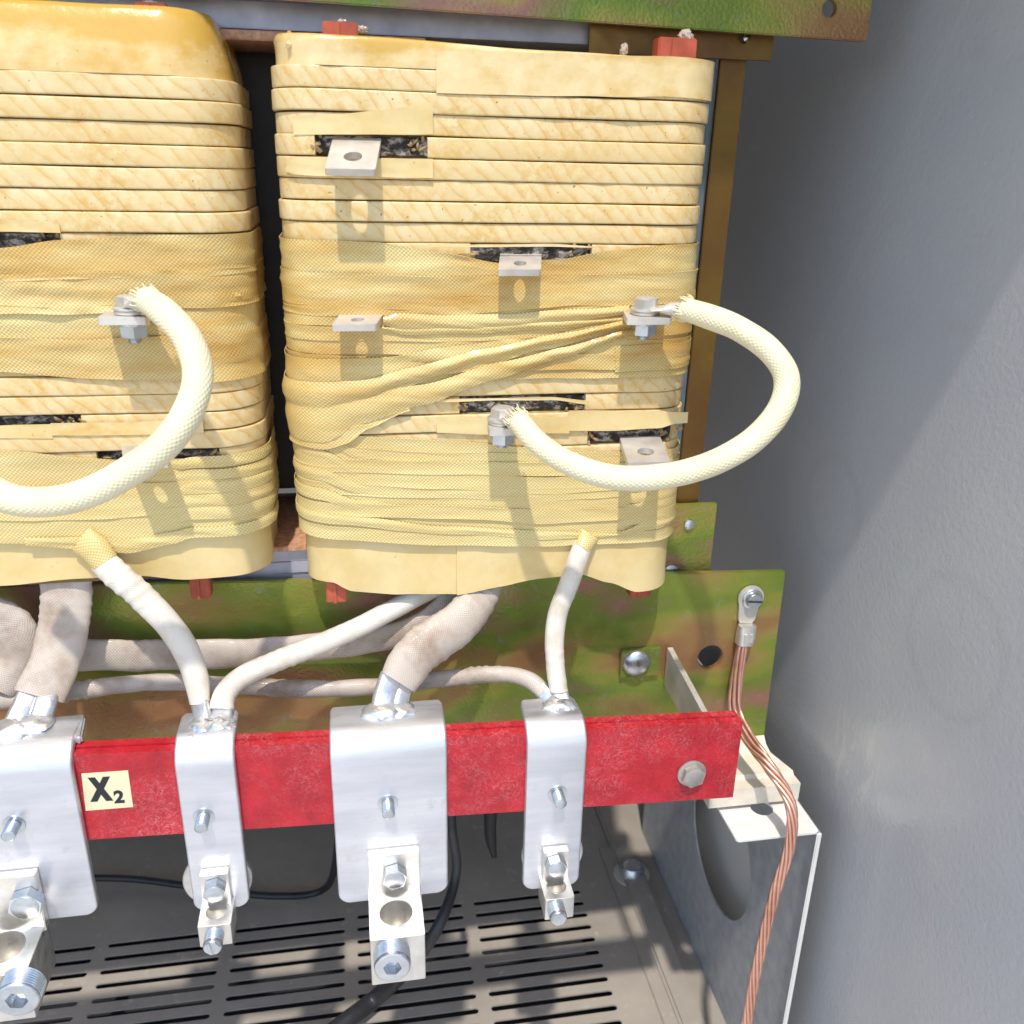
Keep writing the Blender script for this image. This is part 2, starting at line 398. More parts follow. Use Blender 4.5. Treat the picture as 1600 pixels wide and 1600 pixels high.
def blob_bm(c, r, sx=1, sy=1, sz=1, amp=.25, freq=90, seed=0, sub=4):
    bm = bmesh.new(); bmesh.ops.create_icosphere(bm, subdivisions=sub, radius=1)
    for v in bm.verts:
        n = v.co.normalized(); k = 1+amp*noise.noise(n*2.2+Vector((seed, seed, 0)))+amp*.4*noise.noise(n*6+Vector((seed, 0, 0)))
        v.co = Vector(c)+Vector((n.x*r*sx, n.y*r*sy, n.z*r*sz))*k
    return bm

# ------------------------------------------------------------------ the setting
FZ = -.205            # cabinet floor height

def struct(name, bm, mat, smooth=False): return finish(bm, name, mat, None, smooth, kind='structure')
# right wall with very shallow pressed waviness
bm = bmesh.new(); bmesh.ops.create_grid(bm, x_segments=60, y_segments=60, size=.5)
for v in bm.verts:
    y, z = v.co.x*1.5+.15, v.co.y*1.6+.42
    q = Vector((y*3, z*2, 1.7))
    v.co = Vector((WX+.0012*noise.noise(q), y, z))
struct('side_wall', bm, WALL, True)
bm = box_bm(WX+.004, WX+.012, -.62, .9, -.4, 1.22, .001); struct('side_wall_skin', bm, GREY)
struct('back_wall', box_bm(-.9, WX+.004, .60, .61, -.4, 1.2, 0), PALE)
struct('left_wall', box_bm(-.912, -.90, -.25, .62, -.4, 1.2, 0), PALE)
struct('roof', box_bm(-.9, WX, -.055, .9, .82, .832, 0), GREY)
tag(box('wall_shadow_strip', WX-.090, WX-.002, -.212, -.056, .805, .82, GREY), 'unseen grey strip added in front of the roof to shade the right wall', 'flange')  # unseen strip, added only to cast the diagonal shadow on the right wall
struct('ground', box_bm(-6, 6, -8, 3, -.9, -.88, 0), SOIL)
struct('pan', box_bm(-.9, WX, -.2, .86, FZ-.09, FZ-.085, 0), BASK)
# floor with real ventilation slots
holes = []
fl = lambda px, py: PZ(px, py, FZ)
ys0 = fl(904, 1397).y; ys1 = fl(964.5, 1579).y; nslot = 13; dy = (ys0-ys1)/9.0
xs_r = fl(960, 1560).x; xa = fl(549, 1500).x; xb = fl(737, 1450).x; gap = .013
cols = [(xb+gap/2, xs_r), (xa+gap/2, xb-gap/2)]
wc = xb-xa
for k in range(1, 5): cols.append((xa-wc*k+gap/2, xa-wc*(k-1)-gap/2))
for x0, x1 in cols:
    for k in range(0, nslot):
        yc = ys0+.004-dy*k*1.0
        holes.append(rrect(x0, x1, yc-.0034, yc+.0034, .0030, 2))
bm = plate_bm([(-.9, -.20), (WX-.004, -.20), (WX-.004, .86), (-.9, .86)], holes, .002, Matrix.Translation((0, 0, FZ)), 0)
struct('floor', bm, FLOOR)
# floor side strip with dome bolt
a, b = fl(938, 1327), fl(1033, 1597)
X0 = (a.x+b.x)/2
t = thing('floor_strip', 'dusty steel strip along the floor edge with a domed bolt, right of the vent slots', 'strip', (X0, .1, FZ))
box('strip', X0, X0+.048, -.19, fl(938, 1327).y, FZ+.0005, FZ+.003, FLOOR, t, .0008)
c = PZ(987, 1366, FZ+.003)
finish(lathe_bm([(.022, 0), (.022, .0014), (.0212, .002)], 28, Matrix.Translation(c)), 'washer', STEELW, t)
finish(lathe_bm([(.0150, .0018), (.0146, .008), (.011, .014), (.004, .0170)], 24, Matrix.Translation(c)), 'dome_bolt', STEEL, t)
fix(t)
t2 = box('floor_angle', WX-.078, WX-.050, -.19, .42, FZ+.0005, FZ+.008, FLOOR, None, .003)
tag(t2, 'rounded grey steel angle between floor strip and right support panel', 'angle')

# right support panel: upright plate with a round cut-out and a top flange coloured pale as if lit
px_ = .341; zt = .118; yf = -.04
t = thing('side_baffle', 'grey upright support panel with large round cut-out and pale top flange, below the clamp foot', 'panel', (px_, .1, FZ))
hy, hz, hr = .1219, -.0325, .0714
m = frame((px_, 0, 0), (0, -1, 0), (0, 0, 1))
ol = [(-yf, zt), (-yf, FZ), (-.34, FZ), (-.34, zt)]
bm = plate_bm(ol, [circ(-hy, hz, hr, 48)], .002, m, .0004)
finish(bm, 'upright', GREY, t)
xl = P(1152, 1310, yf).x
bm = plate_bm(rrect(xl, px_-.0002, yf, .12, .003), [circ(PZ(1190, 1262, zt+.002).x, PZ(1190, 1262, zt+.002).y, .009, 24)], .002, Matrix.Translation((0, 0, zt+.002)), .0005)
finish(bm, 'top_flange', WHITE, t)
box('front_edge', px_-.003, px_+.001, yf-.0025, yf-.0002, FZ, zt+.002, WHITE, t, .0008)
fix(t)

# dark clutter far below/behind the red bar
def cable(label, pts, r, mat=BLACK, name='black_cable'):
    o = finish(tube_bm(pts, r, seg=14, per=10), name, mat); return tag(o, label, 'cable')
cable('black cable slanting down behind the big centre connector to the bottom edge',
      [P(702, 1180, .10), P(706, 1290, .10), P(712, 1370, .09), P(672, 1470, .06), PZ(600, 1548, FZ+.03), PZ(545, 1592, FZ+.02), PZ(470, 1650, FZ+.02)], [.0042, .0042, .0044, .0055, .0085, .0085, .0085])
cable('thin black cable curving over the floor behind the small left bracket',
      [PZ(90, 1372, FZ+.02), PZ(200, 1373, FZ+.012), PZ(300, 1385, FZ+.01), PZ(430, 1400, FZ+.01), PZ(510, 1386, FZ+.02), P(530, 1300, .2)], .004)
if 0: cable('dark thick hose looping in the shade at the back of the floor',
      [PZ(180, 1310, FZ+.06), PZ(300, 1345, FZ+.03), PZ(420, 1360, FZ+.03), PZ(500, 1320, FZ+.06), P(520, 1230, .34)], .012, BLACK, 'hose')
cable('dark hanging cable end seen between the big centre and small right brackets', [P(768, 1230, .16), P(766, 1300, .16), P(772, 1338, .16)], [.008, .006, .003])
t = tag(box('rear_base_channel', -.6, .30, .46, .52, FZ+.001, FZ+.07, FLOOR, None, .004), 'dusty steel base channel across the back of the floor', 'channel')

# ------------------------------------------------------------------ core steel, clamps
# core yokes
def yoke(z0, z1, y0, x0, x1, label):
    t = thing('core_yoke', label, 'core yoke', ((x0+x1)/2, y0, z0), 'laminated core yokes')
    n = 5
    for k in range(n):
        h = (z1-z0)/n
        box('lamination_stack', x0+.0008*(k % 2), x1-.0005*(k % 2), y0+.0006*((k*7) % 3), y0+.12, z0+h*k+.0001, z0+h*(k+1)-.0001, LILAC, t, .0004)
    fix(t); return t
yoke(P(340, 46, .06).z+.001, .745, .06, -.6, P(975, 60, .06).x, 'grey painted core beam above the two coils, behind the green rail')
t = tag(box('pressboard_strip', -.6, .05, .057, .15, P(400, 58, .06).z-.002, P(400, 48, .06).z, TAN), 'tan pressboard strip under the upper core beam between the coils', 'strip')
yoke(.296, P(400, 862, .05).z, .05, -.6, .22, 'grey core beam below the coils, behind the lower green plate')
t = tag(box('pressboard_strip', -.6, .20, .046, .15, P(400, 862, .05).z+.0005, P(400, 855, .05).z+.001, TAN), 'tan pressboard strip lying on the lower core beam in the gap', 'strip')
tag(box('gap_shade_block', -.14, .05, .12, .24, .362, .664, DARK, None, .003), 'near-black block added deep in the gap between the coils for its shade', 'shade block')  # block added near-black so the gap between the coils reads as shade

# lower clamp plate
CY = .04
t = thing('clamp_plate', 'wide green and magenta iridescent zinc clamp plate under the coils, with a cream foot', 'clamp plate', (.1, CY, .15))
pts = [P(-60, 917, CY), P(1040, 897, CY), P(1228, 893, CY), P(1195, 1147, CY)]
zl = .1447
x1t, z1t = pts[2].x, pts[2].z; xL = -.6
# web, with the round hole
o = [(xL, zl+.004), (.327, zl+.004), (x1t, z1t), (xL, z1t+.036)]
hcx = P(1110, 1027, CY)
bm = plate_bm([(x, z) for x, z in o], [circ(hcx.x, hcx.z, .0105, 32)], .005, FRONT(0, CY, 0), .0007)
finish(bm, 'web', ZINC, t)
# foot flange, bent forward, then a thicker front lip
bm = bmesh.new(); xf0 = .262
prof = [(CY+.004, zl+.012), (CY-.0005, zl+.010), (CY-.004, zl+.004), (CY-.010, zl), (.006, zl-.001), (.004, zl-.004), (-.007, zl-.004), (-.007, zl-.020), (CY+.004, zl-.020)]
va = [bm.verts.new((xf0, y, z)) for y, z in prof]
xr_ = [.3262, .3266, .3275, .329, .3375, .338, .3385, .3385, .327]
vb = [bm.verts.new((x, y, z)) for (y, z), x in zip(prof, xr_)]
for i in range(len(va)):
    j = (i+1) % len(va); bm.faces.new((va[i], va[j], vb[j], vb[i]))
bm.faces.new(va); bm.faces.new(vb); bevel(bm, .0006, 2)
finish(bm, 'foot', CREAM, t)
# square washer + carriage bolt
c = P(1001, 1035, CY-.003); 
box('square_washer', c.x-.0165, c.x+.0155, CY-.004, CY-.0003, c.z-.0125, c.z+.0125, ZINC2, t, .0006)
c = P(995, 1037, CY-.006)
finish(lathe_bm([(.0113, 0), (.0113, .0012), (.0100, .0032), (.0070, .0050), (.0030, .0058)], 36, FRONT(c.x, CY-.0041, c.z)), 'carriage_bolt', STEEL, t)
fix(t)
# rear small clamp plate with a rivet, and the vertical strap + upper bracket
t = thing('tie_plate', 'small riveted zinc plate behind the lower right corner of the right coil', 'plate', (.25, .052, .3))
a, b = P(1122, 787, .05), P(1030, 900, .05)
box('plate', b.x-.05, a.x, .051, .055, .30, a.z, ZINC2, t)
c = P(1077, 820, .05)
finish(lathe_bm([(.0042, 0), (.004, .0016), (.0022, .0026)], 20, FRONT(c.x, .0508, c.z)), 'rivet', STEEL, t)
c = P(1048, 893, .05)
finish(lathe_bm([(.006, 0), (.0058, .002), (.003, .003)], 20, FRONT(c.x, .0508, c.z)), 'rivet', STEEL, t)
fix(t)
a, b = P(1165, 95, .06), P(1088, 790, .06)
t = tag(finish(plate_bm([(a.x-.0175, a.z+.03), (a.x, a.z+.03), (b.x, b.z-.05), (b.x-.0175, b.z-.05)], [], .004, FRONT(0, .058, 0)), 'vertical_strap', ZBROWN), 'upright bronze-coloured steel strap running beside the right coil', 'strap')
tag(box('core_side_bar', a.x-.036, a.x-.0195, .060, .16, .30, a.z+.02, BLUEG), 'dark blue-grey bar between the right coil and the upright strap', 'bar')
t = thing('upper_bracket', 'short zinc bracket with a drilled hole hanging behind the top rail', 'bracket', (.24, .04, .66))
a = P(1205, 95, .052)
hh = P(1163, 57, .052)
finish(plate_bm(rrect(.15, a.x, a.z, .74, .001, 2), [circ(hh.x, hh.z, .0042, 20)], .004, FRONT(0, .052, 0)), 'plate', ZBROWN, t)
c = P(1166, 60, .060); finish(lathe_bm([(.0032, 0), (.003, .003), (.001, .004)], 16, FRONT(c.x, .060, c.z)), 'pin', STEEL, t)
fix(t)
# top rail
RY = .040
t = thing('top_rail', 'grained green and gold zinc rail crossing the top edge, drilled near its right end', 'rail', (.15, RY, .67))
a, b, c_ = P(1355, 65, RY), P(597, 11, RY), P(1360, -20, RY)
sl_ = (a.z-b.z)/(a.x-b.x)
o = [(b.x-.5, b.z-sl_*.5), (a.x-.0012, a.z), (a.x, a.z+.0015), (c_.x+.002, .730), (b.x-.5, .730)]
h1 = P(1297, 13, RY)
finish(plate_bm(o, [circ(h1.x, h1.z, .0050, 24)], .006, FRONT(0, RY, 0), .001), 'rail_face', ZINC2, t)
fix(t)

# support arm from the clamp plate to the red bar
t = thing('angle_bracket', 'flat angle bracket joining the green plate to the right end of the red bar', 'bracket', (.235, 0, .23))
zt_, zb_ = P(1040, 1008, CY).z, P(1036, 1066, CY).z
xa_ = P(1040, 1010, CY).x
bm = bmesh.new(); zt2, zb2 = .2400, .212
vs = []
for x, y, z in [(xa_, CY-.004, zb_), (xa_, CY-.004, zt_), (xa_, -.046, zt2), (xa_, -.046, zb2)]:
    vs.append((bm.verts.new((x, y, z)), bm.verts.new((x+.0042, y, z))))
for i in range(4):
    j = (i+1) % 4; bm.faces.new((vs[i][0], vs[j][0], vs[j][1], vs[i][1]))
bm.faces.new([v[0] for v in vs]); bm.faces.new([v[1] for v in vs]); bevel(bm, .0006)
finish(bm, 'arm', TAB, t)
box('arm_flange', xa_-.032, xa_-.0002, -.0475, -.0445, zb2, zt2, TAB, t)
fix(t)

# ------------------------------------------------------------------ red bar
BY = -.06
def bar_top(X): return .2602-.040*(X+.1766)
t = thing('insulating_bar', 'glossy red fibreglass bar carrying the aluminium terminals, X2 label at its left', 'bar', (.04, BY, .2))
xe = P(1161, 1128, BY).x
def bar_piece(nm, dz0, dz1, y0, y1, x1=xe, bv=.0009):
    bm = bmesh.new(); x0 = -.42
    vs = []
    for x in (x0, x1):
        zt = bar_top(x)
        xx = x if x == x0 else x
        vs.append([bm.verts.new((xx, y, zt+dz)) for y, dz in ((y0, dz0), (y0, dz1), (y1, dz1), (y1, dz0))])
    if x1 == xe:
        vs[1][0].co.x -= 0; vs[1][0].co.x += .006*0
    for i in range(4):
        j = (i+1) % 4; bm.faces.new((vs[0][i], vs[0][j], vs[1][j], vs[1][i]))
    bm.faces.new(vs[0]); bm.faces.new(vs[1]); bevel(bm, bv, 3)
    return finish(bm, nm, RED, t)
bar_piece('front_board', -.064, 0, BY, BY+.0065)
bar_piece('rear_board', -.064, .0012, BY+.0068, BY+.0125, xe-.001)
c = P(1080, 1207, BY)
bolt = finish(hexhead_bm(.0086, .0058, FRONT(c.x, BY-.0003, c.z), .3, .0104), 'hex_bolt', DULL, t)
# label
q = [P(x, y, BY-.0004) for x, y in ((127, 1209), (200, 1204), (208, 1261), (134, 1267))]
bm = bmesh.new(); 
vf = [bm.verts.new((p.x, BY-.0004, p.z)) for p in q]; vk = [bm.verts.new((p.x, BY-.0001, p.z)) for p in q]
bm.faces.new(vf); bm.faces.new(vk)
for i in range(4): bm.faces.new((vf[i], vf[(i+1) % 4], vk[(i+1) % 4], vk[i]))
lab = finish(bm, 'label_sticker', LABEL, t, False)
def text(ch, px, py, size, sx, off, parent, sh=0.):
    cu = bpy.data.curves.new('glyph', 'FONT'); cu.body = ch; cu.size = size; cu.extrude = .00008; cu.offset = off
    cu.align_x = 'CENTER'; cu.align_y = 'BOTTOM_BASELINE' if False else 'CENTER'
    o = bpy.data.objects.new('glyph', cu); COL.objects.link(o)
    dg = bpy.context.evaluated_depsgraph_get(); me = bpy.data.meshes.new_from_object(o.evaluated_get(dg))
    bpy.data.objects.remove(o); p = P(px, py, BY-.0005)
    me.transform(FRONT(p.x, BY-.00052, p.z) @ Matrix.Rotation(math.radians(-2), 4, 'Z') @ Matrix.Shear('XZ', 4, (0, 0)) @ Matrix.Diagonal((sx, 1, 1, 1)))
    for m_ in list(me.materials): me.materials.clear()
    return link('letter', me, INK, parent)
text('X', 157, 1235, .0215, .60, .0017, lab); text('2', 186, 1246, .0125, .95, .0005, lab)
fix(t)

# ------------------------------------------------------------------ coils
class Coil: pass
def path(c, u, off=0.):
    xl, xr, R = c.XL+c.R, c.XR-c.R, c.R; q = R*PI/2
    if u < xl:
        s = xl-u
        if s <= q: a = s/R; return xl-(R+off)*math.sin(a), R-(R+off)*math.cos(a)
        return c.XL-off, R+(s-q)
    if u > xr:
        s = u-xr
        if s <= q: a = s/R; return xr+(R+off)*math.sin(a), R-(R+off)*math.cos(a)
        return c.XR+off, R+(s-q)
    return u, -off
def urange(c, u0, u1, step=.005):
    n = max(2, int((u1-u0)/step)); return [u0+(u1-u0)*i/n for i in range(n+1)]
def turn_bm(c, z1, z0, u0, u1, seed, off=0., th=.006, rr=.0010):
    h = z1-z0; bm = bmesh.new(); uvl = bm.loops.layers.uv.new('UVMap')
    prof = []
    for k in range(5): a = PI/2*k/4; prof.append((-rr+rr*math.sin(a), z1-rr+rr*math.cos(a)))
    for k in range(5): a = PI/2*k/4; prof.append((-rr+rr*math.cos(a), z0+rr-rr*math.sin(a)))
    prof = [(-th, z1)]+prof+[(-th, z0)]
    us = urange(c, u0, u1, .004); rings = []
    for u in us:
        w = .00035*noise.noise(Vector((u*28, seed*3.1, 0)))+.0004*noise.noise(Vector((u*9, seed, 5)))
        dz = .0005*noise.noise(Vector((u*11, seed*1.7, 9)))
        r = []
        for d, z in prof:
            x, y = path(c, u, d+off+w+(.0003*noise.noise(Vector((u*90, z*90, seed))) if d > -.001 else 0)); r.append(bm.verts.new((x, y, z+dz)))
        rings.append(r)
    n = len(prof)
    for i in range(len(us)-1):
        for j in range(n-1):
            f = bm.faces.new((rings[i][j], rings[i+1][j], rings[i+1][j+1], rings[i][j+1]))
            zz = (prof[j][1]-z0, prof[j+1][1]-z0)
            for l, (a, b) in zip(f.loops, ((us[i], zz[0]), (us[i+1], zz[0]), (us[i+1], zz[1]), (us[i], zz[1]))): l[uvl].uv = (a, b+seed*.0131)
    bm.faces.new(rings[0]); bm.faces.new(rings[-1]); return bm
def ribbon_bm(c, ctrl, off, seed=0., ext=(0, 0), th=.0005, wr=.0007, nv=8, edge=.0004, step=.003, rope=0., curl=None):
    """strip wound on the coil. ctrl: (px, ytop, ybottom) in the coil's front plane; ext: metres added round the corners"""
    pts = []
    for px, yt, yb in ctrl:
        a, b = P(px, yt, 0), P(px, yb, 0); pts.append((a.x, a.z, b.z))
    u0, u1 = pts[0][0]-ext[0], pts[-1][0]+ext[1]
    def ev(u):
        if u <= pts[0][0]: return pts[0][1:]
        if u >= pts[-1][0]: return pts[-1][1:]
        for i in range(len(pts)-1):
            if pts[i][0] <= u <= pts[i+1][0]:
                t = (u-pts[i][0])/(pts[i+1][0]-pts[i][0]); t = t*t*(3-2*t)*.5+t*.5
                return tuple(pts[i][k]*(1-t)+pts[i+1][k]*t for k in (1, 2))
    us = urange(c, u0, u1, step); bm = bmesh.new(); uvl = bm.loops.layers.uv.new('UVMap'); G = []; L = 0
    for i, u in enumerate(us):
        zt, zb = ev(u); h = zt-zb
        zt += .0008*noise.noise(Vector((u*30, seed, 1))); zb += .0008*noise.noise(Vector((u*30, seed, 7)))
        row = []
        for k in range(nv+1):
            v = k/nv; z = zt+(zb-zt)*v
            d = off+wr*noise.noise(Vector((u*14+seed, z*230, seed)))+wr*.8*noise.noise(Vector((u*6, z*420+u*60, seed*2)))
            if rope: d += rope*math.sin(PI*v)
            d += edge*(max(0, 1-v*6)+max(0, v*6-5))
            if curl: d += curl(u, v)
            x, y = path(c, u, d); row.append(bm.verts.new((x, y, z)))
        G.append(row)
    for i in range(len(us)-1):
        for k in range(nv):
            f = bm.faces.new((G[i][k], G[i][k+1], G[i+1][k+1], G[i+1][k]))
            cs = ((i, k), (i, k+1), (i+1, k+1), (i+1, k))
            for l, (a, b) in zip(f.loops, cs):
                zt, zb = ev(us[a]); l[uvl].uv = (us[a], G[a][b].co.z)
    bmesh.ops.recalc_face_normals(bm, faces=bm.faces)
    # thickness
    fr = bm.faces[:]; mp = {}
    for v in bm.verts[:]:
        n = v.normal if v.normal.length else Vector((0, -1, 0)); mp[v] = None
    bm.normal_update()
    be = [e for e in bm.edges if len(e.link_faces) == 1]
    ret = bmesh.ops.solidify(bm, geom=fr, thickness=th)
    return bm
def ribbon(c, name, mat, ctrl, off, **k):
    return finish(ribbon_bm(c, ctrl, off, **k), name, mat, c.root, ang=60)

def tab(c, name, back, front, wb, th=.0042, hole=.0075, mat=TAB, skew=0.):
    """flat connection tab; back and front are world points on its upper centre line"""
    b, f = Vector(back), Vector(front); L = (f-b).length
    ya = (b-f).normalized()
    m = frame(f, (1, 0, 0), ya); m2 = Matrix((Vector((1, 0, 0)), ya, Vector((1, 0, 0)).cross(ya))).transposed().to_4x4(); m2.translation = f
    ol = rrect(-wb/2, wb/2, 0, L+.006, .0012, 3)
    hs = [circ(0, L*.40, hole*.5, 24)] if hole else []
    return finish(plate_bm(ol, hs, th, m2, .0005), name, mat, c.root), m2, L
def conductor(c, row, u0, u1, seed):
    z1 = c.z0-c.pitch*row-.0008; z0 = c.z0-c.pitch*(row+1)+.0008
    bm = turn_bm(c, z1, z0, u0-.004, u1+.004, seed, -.0038, .004, .001)
    bmesh.ops.subdivide_edges(bm, edges=bm.edges[:], cuts=1, use_grid_fill=True)
    for v in bm.verts: v.co += Vector((0, .0016*noise.noise(v.co*330+Vector((seed, 0, 0)))-.0004, .0006*noise.noise(v.co*200)))
    o = finish(bm, 'exposed_conductor', CHAR, c.root, ang=60)
    # torn insulation scraps
    rnd = random.Random(seed)
    b = bmesh.new()
    for k in range(11):
        x = u0+(u1-u0)*rnd.choice((.02, .05, .80, .86, .92, .97)); z = z0+(z1-z0)*rnd.uniform(.1, .9)
        q = Vector((x, .0012+.0015*rnd.random(), z)); dv = Vector((rnd.uniform(-1, 1), -.3*rnd.random(), rnd.uniform(-.8, .8)))*.0034
        join(b, tube_bm([q, q+dv+Vector((0, -.0008, 0)), q+dv*1.7], [.0005+.0006*rnd.random(), .0009, .0003], [.0003, .0005, .0002], seg=6, per=3, lump=1.2, seed=k))
    finish(b, 'torn_insulation', SCRAP, c.root, kind='stuff')
    return o

def make_coil(XL, XR, R, depth, z0, pitch, nturn, label, gaps):
    c = Coil(); c.XL, c.XR, c.R, c.depth, c.z0, c.pitch = XL, XR, R, depth, z0, pitch
    c.root = thing('transformer_coil', label, 'coil', ((XL+XR)/2, 0, .33), 'transformer coils')
    # inner barrel
    bm = bmesh.new(); rings = []
    ols = [path(c, u, -.0062) for u in urange(c, XL+R-R*PI/2-.058, XR-R+R*PI/2+.058, .006)]
    for z in (.345, z0+.004): rings.append([bm.verts.new((x, y, z)) for x, y in ols])
    n = len(ols)
    for i in range(n): bm.faces.new((rings[0][i], rings[0][(i+1) % n], rings[1][(i+1) % n], rings[1][i]))
    bm.faces.new(rings[0]); bm.faces.new(rings[1])
    finish(bm, 'winding_barrel', BROWN, c.root)
    uL, uR = XL+R-R*PI/2-.06, XR-R+R*PI/2+.06
    for k in range(nturn):
        z1 = z0-pitch*k-.00028+.00012*math.sin(k*5.1); zb = z0-pitch*(k+1)+.00026
        segs = [(uL, uR)]
        for row, a, b in gaps:
            if row == k: segs = [(uL, a), (b, uR)]; conductor(c, k, a, b, row+int(a*100))
        for j, (a, b) in enumerate(segs):
            finish(turn_bm(c, z1, zb, a, b, k+j*.37+XL*3, .0008*math.sin(k*2.3)), 'conductor_turn', PAPERWRAP, c.root, ang=60)
    return c
ux = lambda px, py: P(px, py, 0).x
RC = make_coil(-.0400, .2190, .026, .20, .6481, .01160, 24,
   'right-hand transformer coil wrapped in cream tape, the one seen whole', [(3, ux(492, 228), ux(668, 228)), (8, ux(735, 392), ux(925, 392)),
    (11, ux(585, 490), ux(640, 490)), (16, ux(718, 638), ux(915, 638)), (18, ux(918, 685), ux(1062, 685))])
LC = make_coil(-.306, -.0590, .030, .20, .6399, .01148, 23,
   'left-hand transformer coil in cream tape, cut off by the left edge', [(7, -.22, ux(95, 375)), (16, -.22, ux(125, 645)), (18, ux(148, 697), ux(342, 697))])

# caps (varnished top cylinders)
def cap(c, z0, z1, inset, R2, mat=VARN, nz=6, flare=None, seed=0, ext=.06, tilt=0.):
    d = Coil(); d.XL, d.XR, d.R = c.XL+inset, c.XR-inset, R2
    bm = bmesh.new(); us = urange(d, d.XL+R2-R2*PI/2-ext, d.XR-R2+R2*PI/2+ext, .004); G = []
    prof = [(0, 0), (0, .25), (0, .5), (0, .75), (-.0003, .92), (-.0014, .985), (-.004, 1.0), (-.012, .995), (-.014, .9)]
    for u in us:
        row = []
        for q, t_ in prof:
            fl_ = flare(t_) if flare else 0
            off = q+fl_+.0009*noise.noise(Vector((u*22, t_*2, seed)))+.0005*noise.noise(Vector((u*60, t_*5, seed)))
            x, y = path(d, u, off); y += 0 if inset < .006 else inset*.55
            row.append(bm.verts.new((x, y, z0+(z1-z0+tilt*u)*t_+.0011*noise.noise(Vector((u*16, seed, 3)))*t_)))
        G.append(row)
    for a, b in zip(G, G[1:]):
        for k in range(len(prof)-1): bm.faces.new((a[k], b[k], b[k+1], a[k+1]))
    fr = bm.faces[:]; bmesh.ops.recalc_face_normals(bm, faces=fr)
    return finish(bm, 'varnished_collar', mat, c.root, ang=70)
cap(RC, .6478, .6630, .0025, .030, seed=2, tilt=-.026)
cap(LC, .6398, .6735, .003, .034, mat=VARN2, seed=5, flare=lambda t_: -.010*max(0, t_-.15)**1.2)
# top fillers so the tops are not hollow
for c, z in ((RC, .654), (LC, .668)):
    box('duct_filler', c.XL+.02, c.XR-.02, .018, .17, z-.06, z, VARN, c.root, .002)
# wide paper strip on the right collar and turn 0
ribbon(RC, 'paper_strip', VARN, [(681, 78, 146), (800, 82, 149), (950, 86, 151), (1060, 90, 153)], .0014, seed=3, ext=(0, .05), wr=.0002, edge=0, nv=6, th=.0010)
# folded paper flaps around the first opening
ribbon(RC, 'paper_flap', PAPER, [(455, 181, 210), (530, 178, 210), (600, 170, 211), (676, 162, 210)], .0007, seed=4, wr=.0003, edge=.0001, nv=6)
ribbon(RC, 'paper_flap', PAPER, [(440, 262, 268), (455, 247, 272), (560, 246, 276), (676, 249, 279)], .0009, seed=6, wr=.0003, edge=.0001, nv=6)
# lips of the second opening
ribbon(RC, 'paper_flap', VARN, [(670, 384, 386), (760, 381, 385), (860, 381, 385), (930, 384, 387)], .0022, seed=8, wr=.0002, edge=.0001, nv=3)
# skirts (insulation cylinders below the winding)
def skirt(c, ctrl, seed, ext, name='paper_skirt', off=-.0022, zt=.40, split=None):
    cc = [(px, 800, yb) for px, yb in ctrl]
    return ribbon(c, name, PAPER, cc, off, seed=seed, ext=ext, wr=.0003, edge=0, nv=10, th=.0012,
                  curl=lambda u, v: .0016*v*noise.noise(Vector((u*26, v*1.2, seed)))+.0008*v*noise.noise(Vector((u*60, v, seed))))
skirt(RC, [(512, 915), (545, 928), (620, 931), (717, 931)], 11, (.10, 0))
skirt(RC, [(714, 930), (780, 918), (850, 905), (910, 898), (960, 910), (1005, 925)], 12, (0, .09), off=-.0006)
skirt(LC, [(-120, 925), (0, 917), (100, 907), (200, 904), (280, 909), (322, 905)], 13, (.02, .10))
# ---- woven tape, right coil
rw2 = random.Random(9)
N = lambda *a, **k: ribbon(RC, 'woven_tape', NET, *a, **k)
N([(505, 375, 440), (590, 378, 440), (680, 393, 443), (780, 410, 445), (870, 406, 442), (950, 392, 438), (1040, 382, 436)], .0014, seed=1, ext=(.09, .08), wr=.0009)
N([(505, 425, 492), (700, 432, 492), (900, 428, 476), (1040, 424, 480)], .0019, seed=2, ext=(.09, .08), wr=.001)
N([(505, 470, 548), (700, 478, 560), (900, 476, 552), (1040, 470, 545)], .0010, seed=3, ext=(.09, .08), wr=.0009)
N([(505, 530, 612), (640, 530, 600), (800, 528, 592), (900, 525, 590), (1040, 522, 588)], .0015, seed=4, ext=(.09, .08), wr=.0011)
N([(505, 585, 664), (560, 585, 650), (620, 590, 634), (700, 585, 612)], .0018, seed=5, ext=(.08, 0), wr=.0010)
for i, (yt, yb) in enumerate([(540, 562), (562, 580)]):
    N([(960, yt, yb), (1040, yt-4, yb-4)], .0024, seed=20+i, ext=(0, .07), wr=.0003, rope=.0006)
yy = 432
for i in range(6):
    h_ = (26, 24, 28, 22, 26, 24)[i]; j = [rw2.uniform(-5, 5) for _ in range(4)]
    N([(505, yy+j[0], yy+h_+j[0]), (680, yy+4+j[1], yy+4+h_+j[1]), (860, yy+j[2], yy+h_+j[2]), (1030, yy-3+j[3], yy+h_-3+j[3])], .0019+.0004*(i % 2), seed=80+i, ext=(.09, .07), wr=.0005, edge=.0003, nv=5)
    yy += h_-1
